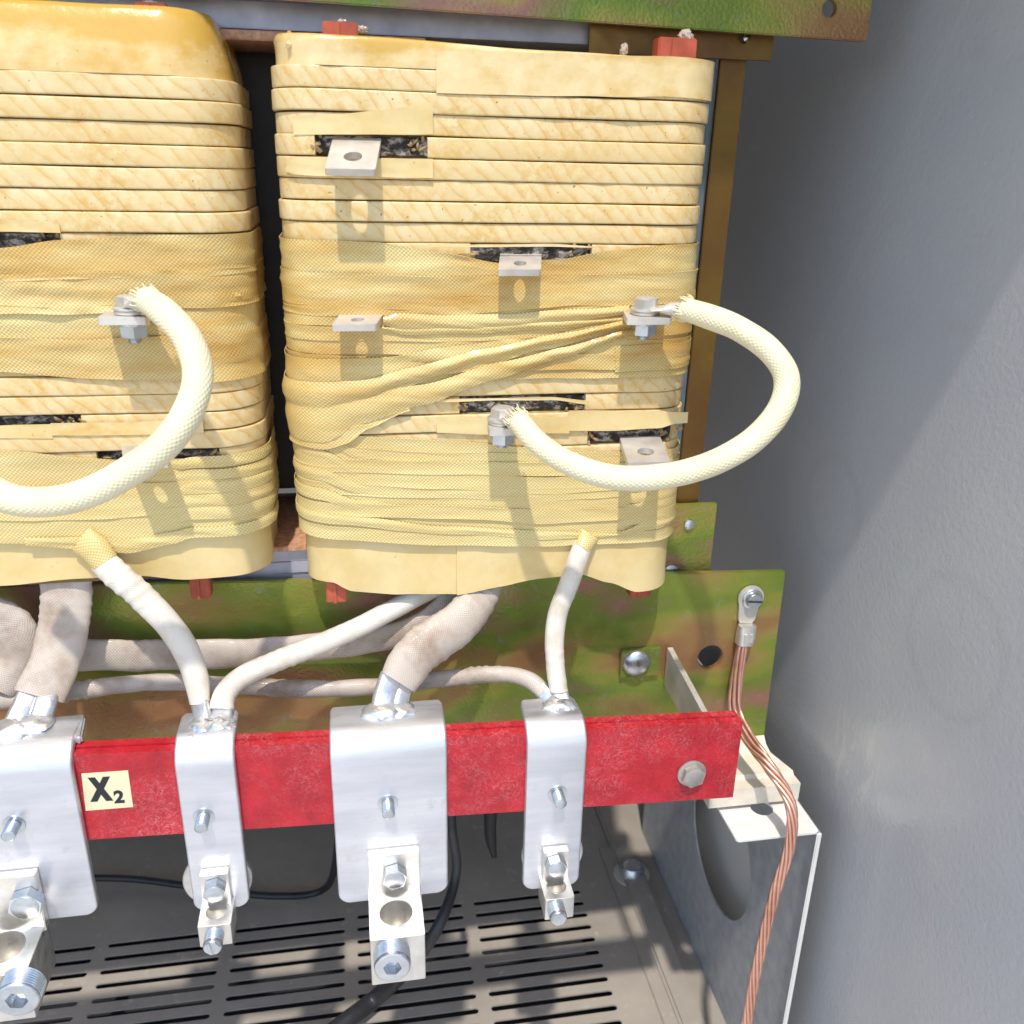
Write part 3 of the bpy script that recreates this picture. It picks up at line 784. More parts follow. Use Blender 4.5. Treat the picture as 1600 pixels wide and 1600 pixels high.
# narrow bunched strips running up to the bolted tab
N([(598, 494, 506), (625, 488, 514), (700, 490, 512), (800, 489, 508), (890, 482, 499), (980, 476, 490)], .0036, seed=7, wr=.0006, rope=.0022)
N([(596, 508, 515), (630, 506, 522), (720, 506, 520), (850, 500, 513), (980, 492, 502)], .0030, seed=8, wr=.0005, rope=.0016)
N([(505, 596, 640), (560, 592, 622), (640, 572, 594), (760, 542, 558), (870, 520, 533), (985, 497, 507)], .0042, seed=9, ext=(.06, 0), wr=.0006, rope=.0024)
N([(505, 560, 640), (600, 556, 610), (720, 538, 580), (850, 522, 545), (985, 496, 508)], .0026, seed=33, ext=(.06, 0), wr=.0010, rope=.0006)
N([(505, 615, 690), (560, 616, 660), (660, 598, 630), (780, 564, 588), (880, 540, 556), (985, 512, 521)], .0036, seed=10, ext=(.06, 0), wr=.0007, rope=.0020)
N([(505, 640, 700), (540, 644, 690), (575, 655, 668), (640, 634, 640)], .0032, seed=31, ext=(.06, 0), wr=.0008)
# lower wraps
N([(505, 664, 710), (560, 680, 716), (700, 688, 722), (800, 697, 726), (900, 702, 730), (1020, 716, 738)], .0010, seed=11, ext=(.09, .07), wr=.0004)
rw = random.Random(3)
yy = 706
for i in range(8):
    h_ = (22, 20, 26, 18, 24, 20, 26, 20)[i]; j = [rw.uniform(-4, 4) for _ in range(4)]
    N([(505, yy-8+j[0], yy-8+h_+j[0]), (680, yy+j[1], yy+h_+j[1]), (860, yy+2+j[2], yy+h_+3+j[2]), (1020, yy-2+j[3]*.5, yy+h_-4+j[3]*.5)], .0012+.0005*(i % 2)+.0003*(i % 3), seed=70+i, ext=(.09, .07), wr=.0004, edge=.0003, nv=5)
    yy += h_-5
N([(505, 800, 816), (700, 820, 832), (860, 828, 840), (960, 832, 836), (1010, 812, 826)], .0024, seed=14, ext=(.05, .05), wr=.0006, rope=.0008)
for i in range(4):
    N([(505, 672+i*30, 690+i*30), (560, 702+i*26, 718+i*26), (680, 712+i*26, 722+i*26)], .0018+.0003*i, seed=40+i, ext=(.07, 0), wr=.0005, rope=.0005, edge=.0001, curl=lambda u, v: -.0032*max(0, min(1, (u-ux(530, 730))/.055)))
    N([(930, 756+i*17, 762+i*17), (980, 752+i*17, 768+i*17), (1015, 748+i*16, 766+i*16)], .0024, seed=50+i, ext=(0, .06), wr=.0004, rope=.0005, edge=.0001, curl=lambda u, v: -.0032*max(0, min(1, (ux(990, 780)-u)/.02)))
# paper piece with a pointed end at the right, and strips round the lower opening
ribbon(RC, 'paper_flap', PAPER, [(682, 651, 676), (780, 652, 678), (890, 650, 676)], .0011, seed=60, wr=.0003, edge=.0001, nv=5)
ribbon(RC, 'paper_flap', PAPER, [(888, 641, 672), (960, 641, 672), (1030, 641, 668), (1048, 642, 660)], .0016, seed=61, ext=(0, .006), wr=.0003, edge=.0001, nv=5,
       curl=lambda u, v: .012*max(0, (u-ux(1025, 650))/.02)**1.3)
ribbon(RC, 'paper_flap', PAPER, [(680, 622, 627), (760, 621, 625), (860, 619, 623), (918, 624, 630)], .0024, seed=62, wr=.0002, edge=.0001, nv=3)
# ---- woven tape, left coil
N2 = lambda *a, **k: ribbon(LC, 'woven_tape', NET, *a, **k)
N2([(-120, 388, 440), (0, 386, 440), (100, 374, 436), (290, 366, 430)], .0014, seed=101, ext=(.04, .10), wr=.0010)
N2([(-120, 430, 490), (100, 428, 490), (290, 420, 480)], .0019, seed=102, ext=(.04, .10), wr=.0013)
N2([(-120, 470, 540), (100, 480, 545), (290, 468, 535)], .0011, seed=103, ext=(.04, .10), wr=.0011)
N2([(-120, 520, 578), (0, 525, 580), (120, 530, 590), (290, 522, 596)], .0017, seed=104, ext=(.04, .10), wr=.0012)
N2([(-120, 700, 770), (0, 702, 770), (130, 714, 770), (200, 719, 772), (300, 716, 768)], .0012, seed=105, ext=(.04, .10), wr=.0008)
N2([(-120, 752, 812), (100, 758, 812), (290, 750, 800)], .0018, seed=106, ext=(.04, .10), wr=.0008)
N2([(-120, 795, 850), (100, 796, 848), (200, 800, 846), (290, 790, 832)], .0013, seed=107, ext=(.04, .10), wr=.0007)
N2([(40, 838, 850), (120, 836, 856), (200, 840, 862), (270, 830, 848), (300, 822, 838)], .0022, seed=108, ext=(0, .08), wr=.0008, rope=.0008)
for i in range(5):
    N2([(230, 720+i*22, 724+i*22), (280, 716+i*21, 730+i*21), (300, 712+i*20, 730+i*20)], .0022, seed=120+i, ext=(0, .09), wr=.0005, rope=.0006, edge=.0001, curl=lambda u, v: -.0032*max(0, min(1, (ux(285, 760)-u)/.02)))
ribbon(LC, 'paper_flap', VARN, [(-120, 338, 362), (0, 342, 362), (60, 346, 363), (94, 350, 363)], .0012, seed=63, wr=.0003, edge=.0001, nv=4)
ribbon(LC, 'paper_flap', PAPER, [(-120, 664, 684), (0, 664, 684), (80, 662, 684)], .0008, seed=64, wr=.0003, edge=.0001, nv=4)
ribbon(LC, 'paper_flap', VARN, [(80, 660, 680), (180, 660, 679), (290, 655, 676)], .0011, seed=65, wr=.0003, edge=.0001, nv=4, ext=(0, .01))

# connection tabs
def TB(c, b, f, wb, Yf=-.034, **k): return tab(c, 'connection_tab', P(*b, .003), P(*f, Yf), wb, **k)
TB(RC, (558, 216), (547, 264), .0268, hole=.010, Yf=-.027)
TB(RC, (814, 397), (812, 421), .0255, Yf=-.020)
TB(RC, (567, 488), (553, 507), .0255, Yf=-.021)
o4, m4, L4 = TB(RC, (1005, 482), (1015, 497), .0280, hole=0, Yf=-.028)
o5, m5, L5 = TB(RC, (783, 648), (787, 671), .0180, hole=0, Yf=-.028)
TB(RC, (1000, 682), (1015, 722), .0280, hole=.011)
o7, m7, L7 = TB(LC, (205, 484), (190, 496), .0255, hole=0, Yf=-.028)
TB(LC, (222, 690), (228, 722), .0245, Yf=-.03)
# red spacer sticks top and bottom
def stick(c, px0, px1, y0, y1, Y, up=True, mat=STICK):
    a, b = P(px0, y0, Y), P(px1, y1, Y)
    bm = box_bm(a.x, b.x, Y, Y+.012, min(a.z, b.z), max(a.z, b.z), .0008)
    box_bm(a.x+(b.x-a.x)*.33, a.x+(b.x-a.x)*.5, Y-.0012, Y, min(a.z, b.z), max(a.z, b.z)-.0006, .0004, 2, bm)
    return finish(bm, 'spacer_stick', mat, c.root)
stick(RC, 503, 560, 32, 66, .012); stick(RC, 1030, 1087, 57, 100, .006); stick(LC, 208, 262, 2, 30, .018)
finish(blob_bm(P(1072, 58, .010), .0042, 1, .8, .9, .35, seed=3), 'resin_drip', RESIN, RC.root)
finish(blob_bm(P(564, 47, .016), .0034, 1.1, .8, .6, .5, seed=4), 'resin_drip', RESIN, RC.root)
finish(blob_bm(P(534, 35, .018), .0022, 1.1, .8, .7, .5, seed=5), 'resin_drip', RESIN, RC.root)
finish(blob_bm(P(975, 78, .012), .0028, .8, .8, 1.3, .4, seed=6), 'resin_drip', RESIN, RC.root)
finish(blob_bm(P(236, 8, .022), .0036, 1.2, .8, .6, .4, seed=7), 'resin_drip', RESIN, LC.root)
stick(RC, 508, 543, 900, 941, .010); stick(RC, 988, 1017, 890, 933, .010); stick(LC, 292, 330, 880, 935, .012)
finish(tube_bm([P(452, 52, .02), P(454, 62, .012), P(450, 72, .006)], .0015, seg=8), 'frayed_string', VARN, RC.root)
fix(RC.root); fix(LC.root)

# ------------------------------------------------------------------ jumper cables
def jumper(label, pts, r, ends, uv):
    t = thing('jumper_cable', label, 'jumper cable', pts[0])
    finish(tube_bm(pts, r, seg=28, per=12, lump=.035, seed=len(label), caps=True), 'braided_sleeve', BRAID, t, ang=80)
    for (m, L, sx, hx, nut), (e, d) in zip(ends, uv):
        # e: sleeve mouth, d: direction along which the sleeve leaves; m: tab frame
        cpt = m @ Vector((hx, L*.42, 0)); up = (m.to_3x3() @ Vector((0, 0, 1))).normalized()
        xd = (Vector(e)-cpt); 
        # crimp lug: flat ring on the tab, barrel into the sleeve
        fr = Matrix.Translation(cpt+up*.0004) @ m.to_3x3().to_4x4()
        lug = bmesh.new()
        join(lug, lathe_bm([(.0030, 0), (.0090, 0), (.0093, .0009), (.0090, .0018), (.0030, .0018)], 24, fr, False, False))
        join(lug, tube_bm([cpt+up*.0014, cpt.lerp(Vector(e), .35)+up*.002, cpt.lerp(Vector(e), .7)+up*.0008, Vector(e)+(Vector(e)-cpt).normalized()*.004], [.0085, .0075, .0062, .0058], [.0010, .0016, .0042, .0052], seg=16, up=up))
        finish(lug, 'crimp_lug', TAB, t, ang=50)
        finish(lathe_bm([(.0098, .0022), (.0098, .0034), (.0092, .0037)], 28, fr), 'flat_washer', STEELW, t)
        finish(hexhead_bm(.0078, .0062, Matrix.Translation(cpt+up*.0036) @ m.to_3x3().to_4x4(), .2+hx*30), 'hex_bolt', STEELW if sx else STEEL, t)
        if nut:
            dn = Matrix.Translation(cpt-up*.0046) @ (m.to_3x3() @ Matrix.Rotation(PI, 3, 'X')).to_4x4()
            finish(lathe_bm([(.0092, 0), (.0092, .0014), (.0085, .0017)], 28, dn), 'flat_washer', STEEL, t)
            b = hexhead_bm(.0080, .0062, dn @ Matrix.Translation((0, 0, .0016)), .35)
            join(b, lathe_bm(thread_prof(.0040, .007, .0115, .0011), 18, dn)); finish(b, 'hex_nut', STEEL, t)
        # frayed threads at the sleeve mouth
        rnd = random.Random(int(abs(hx)*1e4)+len(label)+int(L*1e4)); b = bmesh.new(); dd = Vector(d).normalized()
        for k in range(46):
            a = rnd.random()*2*PI; s = dd.cross(Vector((0, 0, 1))).normalized(); q = dd.cross(s)
            rad = s*math.cos(a)+q*math.sin(a); rr = .0062+.0012*rnd.random(); p0 = Vector(e)+rad*rr+dd*.003
            ln = .003+.004*rnd.random(); p1 = p0-dd*ln+rad*(.0012*rnd.random())+Vector((rnd.uniform(-1, 1), rnd.uniform(-1, 1), rnd.uniform(-1, 1)))*.0012
            join(b, tube_bm([p0, p0.lerp(p1, .5)+rad*.0005, p1], .00032, seg=4, per=2))
        finish(b, 'frayed_threads', BRAID, t, kind='stuff')
    fix(t)
e4 = P(1072, 482, -.034); e5 = P(812, 655, -.036)
c4 = m4 @ Vector((0, L4*.42, 0)); c5 = m5 @ Vector((0, L5*.42, 0))
pj = [P(1070, 483, -.029), P(1105, 494, -.042), P(1155, 514, -.056), P(1203, 548, -.068), P(1229, 590, -.078), P(1219, 638, -.084), P(1176, 688, -.088),
      P(1110, 725, -.086), P(1035, 744, -.082), P(955, 745, -.074), P(885, 722, -.062), P(838, 690, -.050), P(808, 655, -.030)]
jumper('cream braided jumper looping out from the right coil over the grey wall', pj, [.0068]+[.0072]*3+[.0074]*6+[.0072, .0070, .0068],
       [(m4, L4, 1, -.001, True), (m5, L5, 1, 0, True)], [(pj[0], pj[1]-pj[0]), (pj[-1], pj[-2]-pj[-1])])
pl = [P(228, 468, -.029), P(258, 489, -.046), P(292, 528, -.058), P(309, 578, -.070), P(298, 634, -.080), P(262, 690, -.086), P(200, 738, -.088), P(120, 776, -.086),
      P(40, 784, -.082), P(-15, 765, -.074), P(-60, 730, -.06)]
jumper('cream braided jumper hanging across the left coil and leaving the picture at left', pl, [.0070]+[.0078]*4+[.0080]*6,
       [(m7, L7, 1, .003, True)], [(pl[0], pl[1]-pl[0])])

# ------------------------------------------------------------------ terminal brackets and connectors
FY = BY-.0062
def bracket(label, xl, xr, ztop, yback, zbot, stud, taper=.0, disc=None, group='aluminium terminal brackets', flare=0.):
    """L-shaped aluminium bar over the red bar: horizontal leg at the back, rounded bend, upright front leg"""
    th = .006; Rb = .017
    t = thing('terminal_bracket', label, 'bracket', ((xl+xr)/2, BY, zbot), group)
    line = [(yback+(FY+Rb-yback)*k/5, ztop, 0., 1.) for k in range(5)]        # (y, z, outward normal y, z)
    for k in range(13):
        a = PI/2*k/12; line.append((FY+Rb-Rb*math.sin(a), ztop-Rb+Rb*math.cos(a), -math.sin(a), math.cos(a)))
    zb0 = ztop-Rb; rc = .0070
    for k in range(1, 9): line.append((FY, zb0-(zb0-zbot-rc)*k/8, -1., 0.))
    nose = [math.sin(PI/2*k/7) for k in range(1, 8)]
    for q in nose: line.append((FY, zbot+rc-rc*q*.999, -1., 0.))
    tail = [(yback-.0001+.004*(1-q), q) for q in ()]
    sec = rrect(-1, 1, -1, 1, .5, 4)
    bm = bmesh.new(); rows = []
    for i, (y, z, ny, nz) in enumerate(line):
        f = max(0, 1-i/6.)*taper
        k = i-(len(line)-8); cut = 0.
        if k > 0: cut = rc*(1-math.sqrt(max(0, 1-nose[k-1]**2)))
        if i == 0: cut = .0012
        hw = (xr-xl)/2-f-cut; cx = (xl+xr)/2; rr = .0017; ring = []
        for qx, qn in sec:
            # corner of the section: qx,qn in -1..1 with corner radius .5 -> rescale to real radius
            sx_ = math.copysign(hw-rr+rr*max(0, (abs(qx)-.5)/.5), qx); sn = math.copysign(th/2-rr+rr*max(0, (abs(qn)-.5)/.5), qn)
            e_ = .0009 if (i == 0 or i == len(line)-1) else 0
            n_ = (sn*(1-e_/.003)-th/2)+.00025*noise.noise(Vector((sx_*70, z*60, y*60)))
            ring.append(bm.verts.new((cx+sx_, y+ny*n_, z+nz*n_)))
        rows.append(ring)
    n = len(sec)
    for p_, q_ in zip(rows, rows[1:]):
        for j in range(n): bm.faces.new((p_[j], p_[(j+1) % n], q_[(j+1) % n], q_[j]))
    bm.faces.new(rows[0]); bm.faces.new(rows[-1])
    finish(bm, 'bent_bar', ALU, t, ang=50)
    sx, sz = stud
    finish(lathe_bm([(.0068, -.0002), (.0066, .0008)]+thread_prof(.0041, .0009, .0115, .0013, .0005), 20, FRONT(sx, FY, sz)), 'threaded_stud', STEEL, t)
    if disc:
        finish(lathe_bm([(disc[2], 0), (disc[2], .003), (disc[2]-.001, .0038)], 40, FRONT(disc[0], FY+.012, disc[1])), 'round_washer', STEELW, t)
    fix(t); return t
def on(px, py, Y=None): p = P(px, py, FY if Y is None else Y); return p.x, p.z
def solve_back(px, py, z): return PZ(px, py, z).y
G1 = 'wide aluminium terminal brackets'; G2 = 'narrow aluminium terminal brackets'
# wide left
xr1 = on(130, 1300)[0]; z1 = bar_top(-.21)+.0063
bracket('wide aluminium bracket at the left edge, left of the X2 label', xr1-.068, xr1, z1, solve_back(60, 1120, z1), on(70, 1437)[1], on(22, 1288), group=G1)
# narrow left
xa2, xb2 = (on(272, 1200)[0]+on(303, 1418)[0])/2, (on(370, 1200)[0]+on(388, 1412)[0])/2; z2 = bar_top(-.11)+.0063
d2 = P(341, 1370, FY+.012)
bracket('narrow aluminium bracket just right of the X2 label', xa2, xb2, z2, solve_back(330, 1110, z2), on(345, 1420)[1], on(318, 1276), 0, (d2.x, d2.z, .0222), G2)
# wide centre
xa3, xb3 = (on(507, 1200)[0]+on(538, 1405)[0])/2, (on(693, 1200)[0]+on(706, 1390)[0])/2; z3 = bar_top(0)+.0063
bracket('wide aluminium bracket in the middle of the red bar, below the thick sleeve', xa3, xb3, z3, solve_back(595, 1098, z3), on(620, 1402)[1], on(606, 1255), 0, None, G1)
# narrow right
xa4, xb4 = (on(820, 1200)[0]+on(820, 1385)[0])/2, (on(914, 1200)[0]+on(906, 1380)[0])/2; z4 = bar_top(.12)+.0063
d4 = P(862, 1331, FY+.012)
bracket('narrow aluminium bracket nearest the right end of the red bar', xa4, xb4, z4, solve_back(865, 1088, z4), on(862, 1386)[1], on(871, 1240), .0015, (d4.x, d4.z, .0222), G2)
# folded gusset on the left wide bracket
gc = PZ(133, 1120, z1); gd = PZ(127, 1150, z1); yb_ = solve_back(100, 1120, z1)
ol = [(xr1-.004, FY+.019), (xr1+.0005, FY+.014), (gd.x, gd.y), (gc.x, gc.y), (gc.x-.0015, gc.y+.002), (xr1-.004, yb_)]
tag(finish(plate_bm(ol, [], .0055, Matrix.Translation((0, 0, z1-.0003)), .0012), 'gusset_plate', ALU), 'small flared aluminium plate beside the top of the left-edge bracket', 'plate')
def weld(label, pts, seed):
    b = bmesh.new(); rnd = random.Random(seed)
    for p, r in pts: join(b, blob_bm(p, r, 1.25, 1, .55, .35, seed=rnd.random()*9, sub=3))
    for k in range(16):
        p, r = rnd.choice(pts); q = p+Vector((rnd.uniform(-1.6, 1.6)*r, rnd.uniform(-1.3, .5)*r, -r*.15)); join(b, blob_bm(q, .0013+.0014*rnd.random(), 1, 1, .6, .3, seed=k, sub=2))
    return tag(finish(b, 'weld_bead', WELD, ang=60), label, 'weld bead')

def connector(label, cx, zt, zb, tw, bw, bolt, blk_z1, blk_z0, blk_d, hole_r, screw, sr, group, hexs=True):
    """mechanical lug: tongue with a hex bolt, then a block with a wire hole and a set screw"""
    t = thing('wire_connector', label, 'connector', (cx, FY, blk_z0), group)
    td = .0065
    y0 = FY-.0003
    bm = box_bm(cx-tw/2, cx+tw/2, y0-td, y0, blk_z1-.004, zt, .0005)
    finish(bm, 'tongue', CONN, t)
    # block drilled from above
    bm = plate_bm(rrect(cx-bw/2, cx+bw/2, y0-blk_d, y0+.001, .001, 2), [circ(cx, y0-blk_d*.47, hole_r, 32)], blk_z1-blk_z0, Matrix.Translation((0, 0, blk_z1)), .0006)
    finish(bm, 'block', CONN, t)
    # wire hole lining keeps the hole blind
    finish(lathe_bm([(hole_r*.98, 0), (hole_r*.98, .001)], 24, Matrix.Translation((cx, y0-blk_d*.47, blk_z1-(blk_z1-blk_z0)*.75))), 'hole_bottom', BLACK if False else STEELW, t)
    bx, bz = bolt
    br = tw*.235 if hexs else tw*.40
    finish(hexhead_bm(br*1.05, .0068, FRONT(bx, y0-td-.0004, bz), .25, 0), 'hex_bolt', STEEL, t)
    sx, sz, out = screw
    pr = thread_prof(sr, -.002, out-.001, .0016, .0007)
    pr = pr[:-2]+[(sr*.97, out-.0006), (sr*.90, out)]
    m = FRONT(sx, y0-blk_d, sz)
    b = lathe_bm(pr, 36, m, True, False)
    if hexs:
        # socket head face with a hex recess
        b2 = bmesh.new(); n = 36
        outer = [b2.verts.new((sr*.90*math.cos(2*PI*i/n), sr*.90*math.sin(2*PI*i/n), out)) for i in range(n)]
        def hx(a): k = (a+.2) % (PI/3)-PI/6; return sr*.44/math.cos(k)
        inner = [b2.verts.new((hx(2*PI*i/n)*math.cos(2*PI*i/n), hx(2*PI*i/n)*math.sin(2*PI*i/n), out)) for i in range(n)]
        deep = [b2.verts.new((v.co.x, v.co.y, out-.0065)) for v in inner]
        for i in range(n):
            j = (i+1) % n; b2.faces.new((outer[i], outer[j], inner[j], inner[i])); b2.faces.new((inner[i], inner[j], deep[j], deep[i]))
        b2.faces.new(deep); b2.transform(m); join(b, b2)
        finish(b, 'socket_screw', STEEL, t, ang=40)
    else:
        # slotted screw end
        for s_ in (-1, 1):
            o_ = [(s_*sr*.12*1, -sr*.85), (s_*sr*.45, -sr*.75), (s_*sr*.85, 0), (s_*sr*.45, sr*.75), (s_*sr*.12, sr*.85)]
            join(b, plate_bm(o_, [], .002, m @ Matrix.Translation((0, 0, out+.0006)) @ Matrix.Rotation(.15, 4, 'Z'), .0002))
        join(b, lathe_bm([(sr*.9, out-.0002), (sr*.89, out-.0001)], 30, m))
        finish(b, 'slotted_screw', STEEL, t, ang=40)
    fix(t); return t
CW = 'large socket-screw connectors'; CN = 'small slotted-screw connectors'
# large centre
yb3 = FY-.0068
a, b = P(572, 1335, yb3), P(662, 1335, yb3); cx3 = P(612, 1400, yb3-.01).x
top3 = P(617, 1328, FY-.003).z; bz1 = P(612, 1405, yb3).z
frontY = PZ(612, 1466, bz1).y; bd3 = FY-.0003-frontY
bz0 = P(612, 1536, frontY).z
connector('large connector block with a socket screw on the middle wide bracket', (a.x+b.x)/2-.001, top3, 0, .0335, .0355, (P(617, 1380, yb3-.005).x, P(617, 1372, yb3-.005).z),
          bz1, bz0, bd3, .0110, (P(613, 1508, frontY-.006).x, P(613, 1500, frontY-.006).z, .0125), .0118, CW)
# large left
yb1 = FY-.0075; bz1b = P(40, 1452, yb1).z; fY = PZ(40, 1520, bz1b).y
connector('large connector block with a socket screw cut by the left edge', P(52, 1400, yb1).x-.018, P(40, 1362, FY-.003).z, 0, .042, .040, (P(40, 1422, yb1-.006).x, P(40, 1418, yb1-.006).z),
          bz1b, P(40, 1592, fY).z, FY-.0003-fY, .0128, (P(30, 1560, fY-.008).x, P(30, 1556, fY-.008).z, .0115), .0128, CW)
# small ones
for px, yt, ybk, yf_, yend, bolt, scr, lab in ((335, 1360, 1416, 1446, 1478, (335, 1392), (333, 1468), 'small connector with a slotted screw on the bracket right of the X2 label'),
                                              (868, 1325, 1378, 1405, 1436, (869, 1354), (871, 1424), 'small connector with a slotted screw on the rightmost bracket')):
    y_ = FY-.0068; z1_ = P(px, ybk, y_).z; f_ = PZ(px, yf_, z1_).y
    connector(lab, P(px+1, (yt+ybk)/2, y_).x, P(px, yt, FY-.003).z, 0, .0175, .0205, (P(bolt[0], bolt[1], y_-.004).x, P(bolt[0], bolt[1], y_-.004).z),
              z1_, P(px, yend, f_).z, FY-.0003-f_, .0068, (P(*scr, f_-.006).x, P(*scr, f_-.004).z, .011), .0060, CN, False)

# ------------------------------------------------------------------ sleeved leads
def lead(label, pts, rw, rt=None, mat=SLEEVE, up=(0, -1, 0), core=None, lump=.06, wr=.12, seed=0, extra=None):
    t = thing('sleeved_lead', label, 'lead', pts[-1])
    finish(tube_bm(pts, rw, rt, seg=24, per=14, up=up, lump=lump, wr=wr, seed=seed), 'sleeve', mat, t, ang=80)
    if core:
        for cp, cw, ct in core:
            finish(tube_bm(cp, cw, ct, seg=14, per=5, up=up, lump=.05, seed=seed, square=True), 'bare_conductor', WELD, t, ang=50)
    if extra: extra(t)
    fix(t); return t
YB2 = (z2, z3, z4)
# long flat ones behind
lead('wide flat dusty sleeve running left along the green plate behind the other leads',
     [P(-60, 1030, .020), P(80, 1022, .022), P(200, 1024, .024), P(330, 1022, .024), P(440, 1017, .022), P(560, 1003, .018), P(640, 985, .016), P(700, 945, .02), P(720, 905, .03)],
     [.0125, .0125, .0120, .0115, .0112, .0105, .010, .010, .010], .0045, SLEEVE_D, lump=.10, wr=.05, seed=1)
lead('thin brown-stained sleeve crossing low over the green plate to the right bracket',
     [P(-60, 1100, .005), P(60, 1090, .005), P(140, 1076, .006), P(250, 1066, .010), P(350, 1070, .012), P(480, 1076, .010), P(600, 1072, .006), P(700, 1060, .002), P(780, 1053, -.004), P(825, 1062, -.012), P(850, 1083, -.022)],
     [.0062, .0062, .0060, .0058, .0058, .0062, .0062, .006, .006, .0064, .0062], .0052, SLEEVE_D, lump=.10, wr=.25, seed=2,
     core=[([P(843, 1075, -.020), P(858, 1095, -.028), P(868, 1120, -.036)], .0058, .0028)])
# left block: wide sleeve to left bracket
lead('wide dusty woven sleeve dropping from the left coil to the left-edge bracket',
     [P(105, 880, .015), P(104, 930, .010), P(100, 985, .004), P(84, 1035, -.006), P(62, 1088, -.018)],
     [.0165, .0160, .0155, .0150, .0155], [.005, .006, .006, .0055, .005], SLEEVE_D, lump=.12, wr=.10, seed=3,
     core=[([P(50, 1078, -.014), P(38, 1104, -.024), P(24, 1135, -.034)], .0075, .004), ([P(78, 1080, -.014), P(70, 1104, -.024), P(58, 1135, -.034)], .0070, .004)])
lead('crumpled dusty sleeve at the left edge below the left coil',
     [P(-80, 960, .01), P(-20, 955, .012), P(20, 985, .012), P(30, 1030, .010), P(0, 1075, .004)], [.012, .013, .014, .013, .012], .006, SLEEVE_D, lump=.15, wr=.1, seed=4)
lead('white sleeve curving from the left coil tape down to the narrow left bracket',
     [P(160, 876, -.004), P(180, 896, -.010), P(222, 933, -.014), P(262, 975, -.016), P(290, 1015, -.016), P(306, 1058, -.020), P(312, 1098, -.026)],
     [.0090, .0088, .0086, .0086, .0086, .0078, .0066], [.0068, .0066, .0062, .0062, .0064, .006, .0055], SLEEVE, lump=.07, wr=.09, seed=5,
     core=[([P(311, 1092, -.024), P(315, 1115, -.034), P(318, 1140, -.044)], .0060, .0030)],
     extra=lambda t: finish(tube_bm([P(128, 842, -.002), P(148, 858, -.0045), P(164, 878, -.0065)], [.0105, .0094, .0084], [.004, .006, .0064], seg=20, up=(0, -1, 0), lump=.1), 'tape_wrap', NET, t, ang=80))
lead('white sleeve sweeping from under the right coil left and down to the narrow left bracket',
     [P(690, 912, .022), P(640, 938, .014), P(570, 975, .004), P(500, 1006, -.004), P(430, 1034, -.010), P(378, 1058, -.016), P(352, 1084, -.024), P(346, 1110, -.032)],
     [.0072, .0072, .0070, .0070, .0070, .0072, .0074, .0076], [.0065]*8, SLEEVE, lump=.05, wr=.12, seed=6,
     core=[([P(347, 1106, -.030), P(346, 1122, -.038), P(342, 1140, -.046)], .0070, .0030)])
lead('thick grey woven sleeve bending from under the right coil to the wide middle bracket',
     [P(757, 890, .020), P(752, 925, .012), P(728, 962, .000), P(680, 1000, -.010), P(645, 1030, -.018), P(622, 1066, -.026)],
     [.0125, .0135, .0150, .0165, .0158, .0135], [.009, .010, .0105, .0105, .0095, .0085], SLEEVE_D, lump=.10, wr=.16, seed=7, 
     core=[([P(612, 1055, -.022), P(602, 1085, -.030), P(597, 1115, -.038)], .0078, .0040), ([P(636, 1062, -.020), P(628, 1088, -.029), P(620, 1116, -.038)], .0055, .0035)])
lead('slim white sleeve dropping from the right coil to the narrow right bracket',
     [P(912, 850, -.002), P(903, 872, -.008), P(888, 915, -.012), P(872, 958, -.014), P(866, 1000, -.018), P(868, 1040, -.022), P(873, 1080, -.028)],
     [.0068, .0070, .0070, .0068, .0066, .0066, .0062], [.0060]*7, SLEEVE, lump=.06, wr=.16, seed=8,
     core=[([P(873, 1074, -.026), P(878, 1096, -.034), P(882, 1118, -.040)], .0058, .0028)],
     extra=lambda t: finish(tube_bm([P(922, 835, -.001), P(916, 846, -.003), P(908, 858, -.006)], [.0078, .0070, .0062], [.003, .005, .0055], seg=16, up=(0, -1, 0), lump=.1), 'tape_wrap', NET, t, ang=80))
weld('lumpy weld bead on top of the left-edge bracket', [(Vector((P(18, 1150, -.040).x, -.040, z1)), .011), (Vector((P(52, 1145, -.036).x, -.036, z1)), .011)], 1)
weld('lumpy weld bead on top of the narrow bracket right of the X2 label', [(Vector((P(318, 1140, -.045).x, -.044, z2)), .0075), (Vector((P(345, 1142, -.045).x, -.044, z2)), .0065)], 2)
weld('round weld bead on top of the wide middle bracket', [(Vector((P(597, 1116, -.037).x, -.038, z3)), .0105), (Vector((P(625, 1118, -.037).x, -.038, z3)), .008)], 3)
weld('smooth weld bead on top of the narrow right bracket', [(Vector((P(868, 1125, -.039).x, -.039, z4)), .0075), (Vector((P(884, 1120, -.040).x, -.040, z4)), .006)], 4)

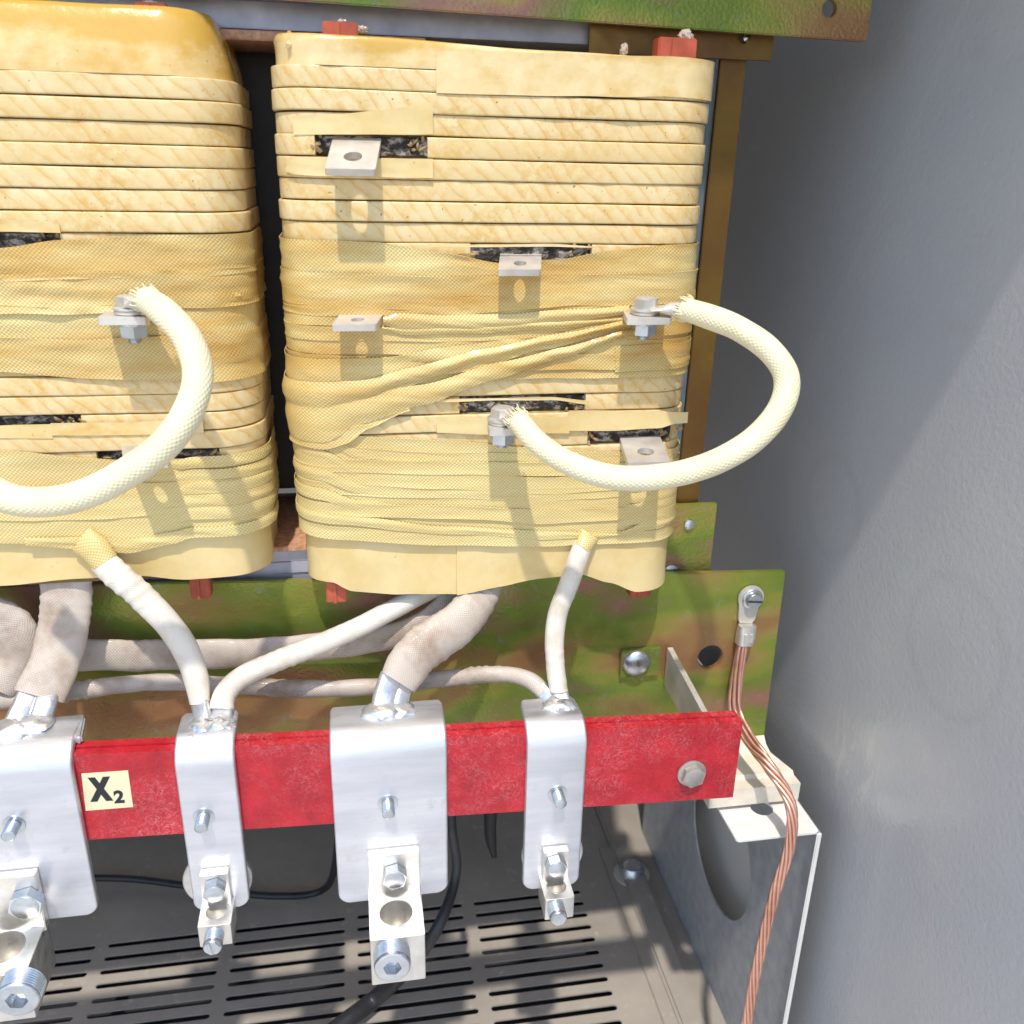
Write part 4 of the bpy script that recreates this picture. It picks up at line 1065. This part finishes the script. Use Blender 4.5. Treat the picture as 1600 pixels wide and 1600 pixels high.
# ------------------------------------------------------------------ copper ground wire
t = thing('ground_wire', 'bare stranded copper ground wire hanging from a ring lug on the green plate', 'ground wire', P(1175, 935, CY))
GP = [P(1163, 995, CY-.007), P(1156, 1030, CY-.008), P(1150, 1070, CY-.010), P(1149, 1110, CY-.014), P(1166, 1148, .008), P(1196, 1190, -.018), P(1226, 1235, -.036),
      P(1238, 1275, -.048), P(1232, 1330, -.054), P(1214, 1385, -.056), P(1197, 1450, -.056), P(1179, 1530, -.056), P(1165, 1610, -.056), P(1150, 1690, -.056)]
base = catmull(GP, 14); L = [0]
for a, b in zip(base, base[1:]): L.append(L[-1]+(b-a).length)
for s in range(7):
    pts = []
    for i in range(0, len(base)):
        d = L[i]; tt = (base[min(i+1, len(base)-1)]-base[max(i-1, 0)]).normalized()
        sd = tt.cross(Vector((0, -1, 0))).normalized(); up = sd.cross(tt)
        loose = math.exp(-((d-.075)/.04)**2)
        ph = 2*PI*s/6+(d*2*PI/.105 if d > .1 else .1*2*PI/.105+(d-.1)*16)
        r = (.0030 if s < 6 else 0)*(1+.5*loose)
        if d < .01: r *= .8
        pts.append(base[i]+sd*math.cos(ph)*r*1.0+up*math.sin(ph)*r*.9)
    finish(tube_bm(pts[::1], .00155, seg=8, per=1), 'strand', COPPER, t, ang=80)
c = P(1174, 935, CY-.003)
b = bmesh.new()
ol = circ(0, 0, .0105, 28)
m = FRONT(c.x, CY-.0030, c.z)
ringp = [(x, y) for x, y in ol if y > -.006]
pts2 = [(.0105*math.cos(a), .0105*math.sin(a)) for a in [math.radians(v) for v in range(-40, 221, 12)]]+[(-.0072, -.018), (-.0052, -.022), (.0052, -.022), (.0072, -.018)]
lug = plate_bm(pts2, [], .0022, m @ Matrix.Rotation(-.08, 4, 'Z'), .0005)
finish(lug, 'ring_lug', TAB, t)
c2 = P(1165, 992, CY-.006)
finish(tube_bm([c2+Vector((.0005, 0, .0085)), c2+Vector((0, 0, 0)), c2+Vector((-.0005, 0, -.0075))], [.0072, .0073, .0070], [.0045, .0055, .0055], seg=20, square=True), 'crimp_barrel', CONN, t, ang=50)
b = bmesh.new()
for dx in (-.0024, .0024): box_bm(c2.x+dx-.0014, c2.x+dx+.0014, c2.y-.0062, c2.y-.004, c2.z-.0045, c2.z+.0035, .0004, 2, b)
finish(b, 'crimp_mark', STEELW, t)
m = FRONT(c.x+.0006, CY-.0030, c.z)
b = lathe_bm([(.0082, 0), (.0082, .0014), (.0078, .0018), (.0064, .0020), (.0064, .0052), (.0058, .0060), (.0004, .0062)], 30, m)
finish(b, 'screw_head', STEEL, t, ang=40)
join_b = box_bm(-.0060, .0060, -.0007, .0007, .0062, .0067, .0001); join_b.transform(m @ Matrix.Rotation(-.1, 4, 'Z')); finish(join_b, 'screw_slot', BASK, t)
fix(t)
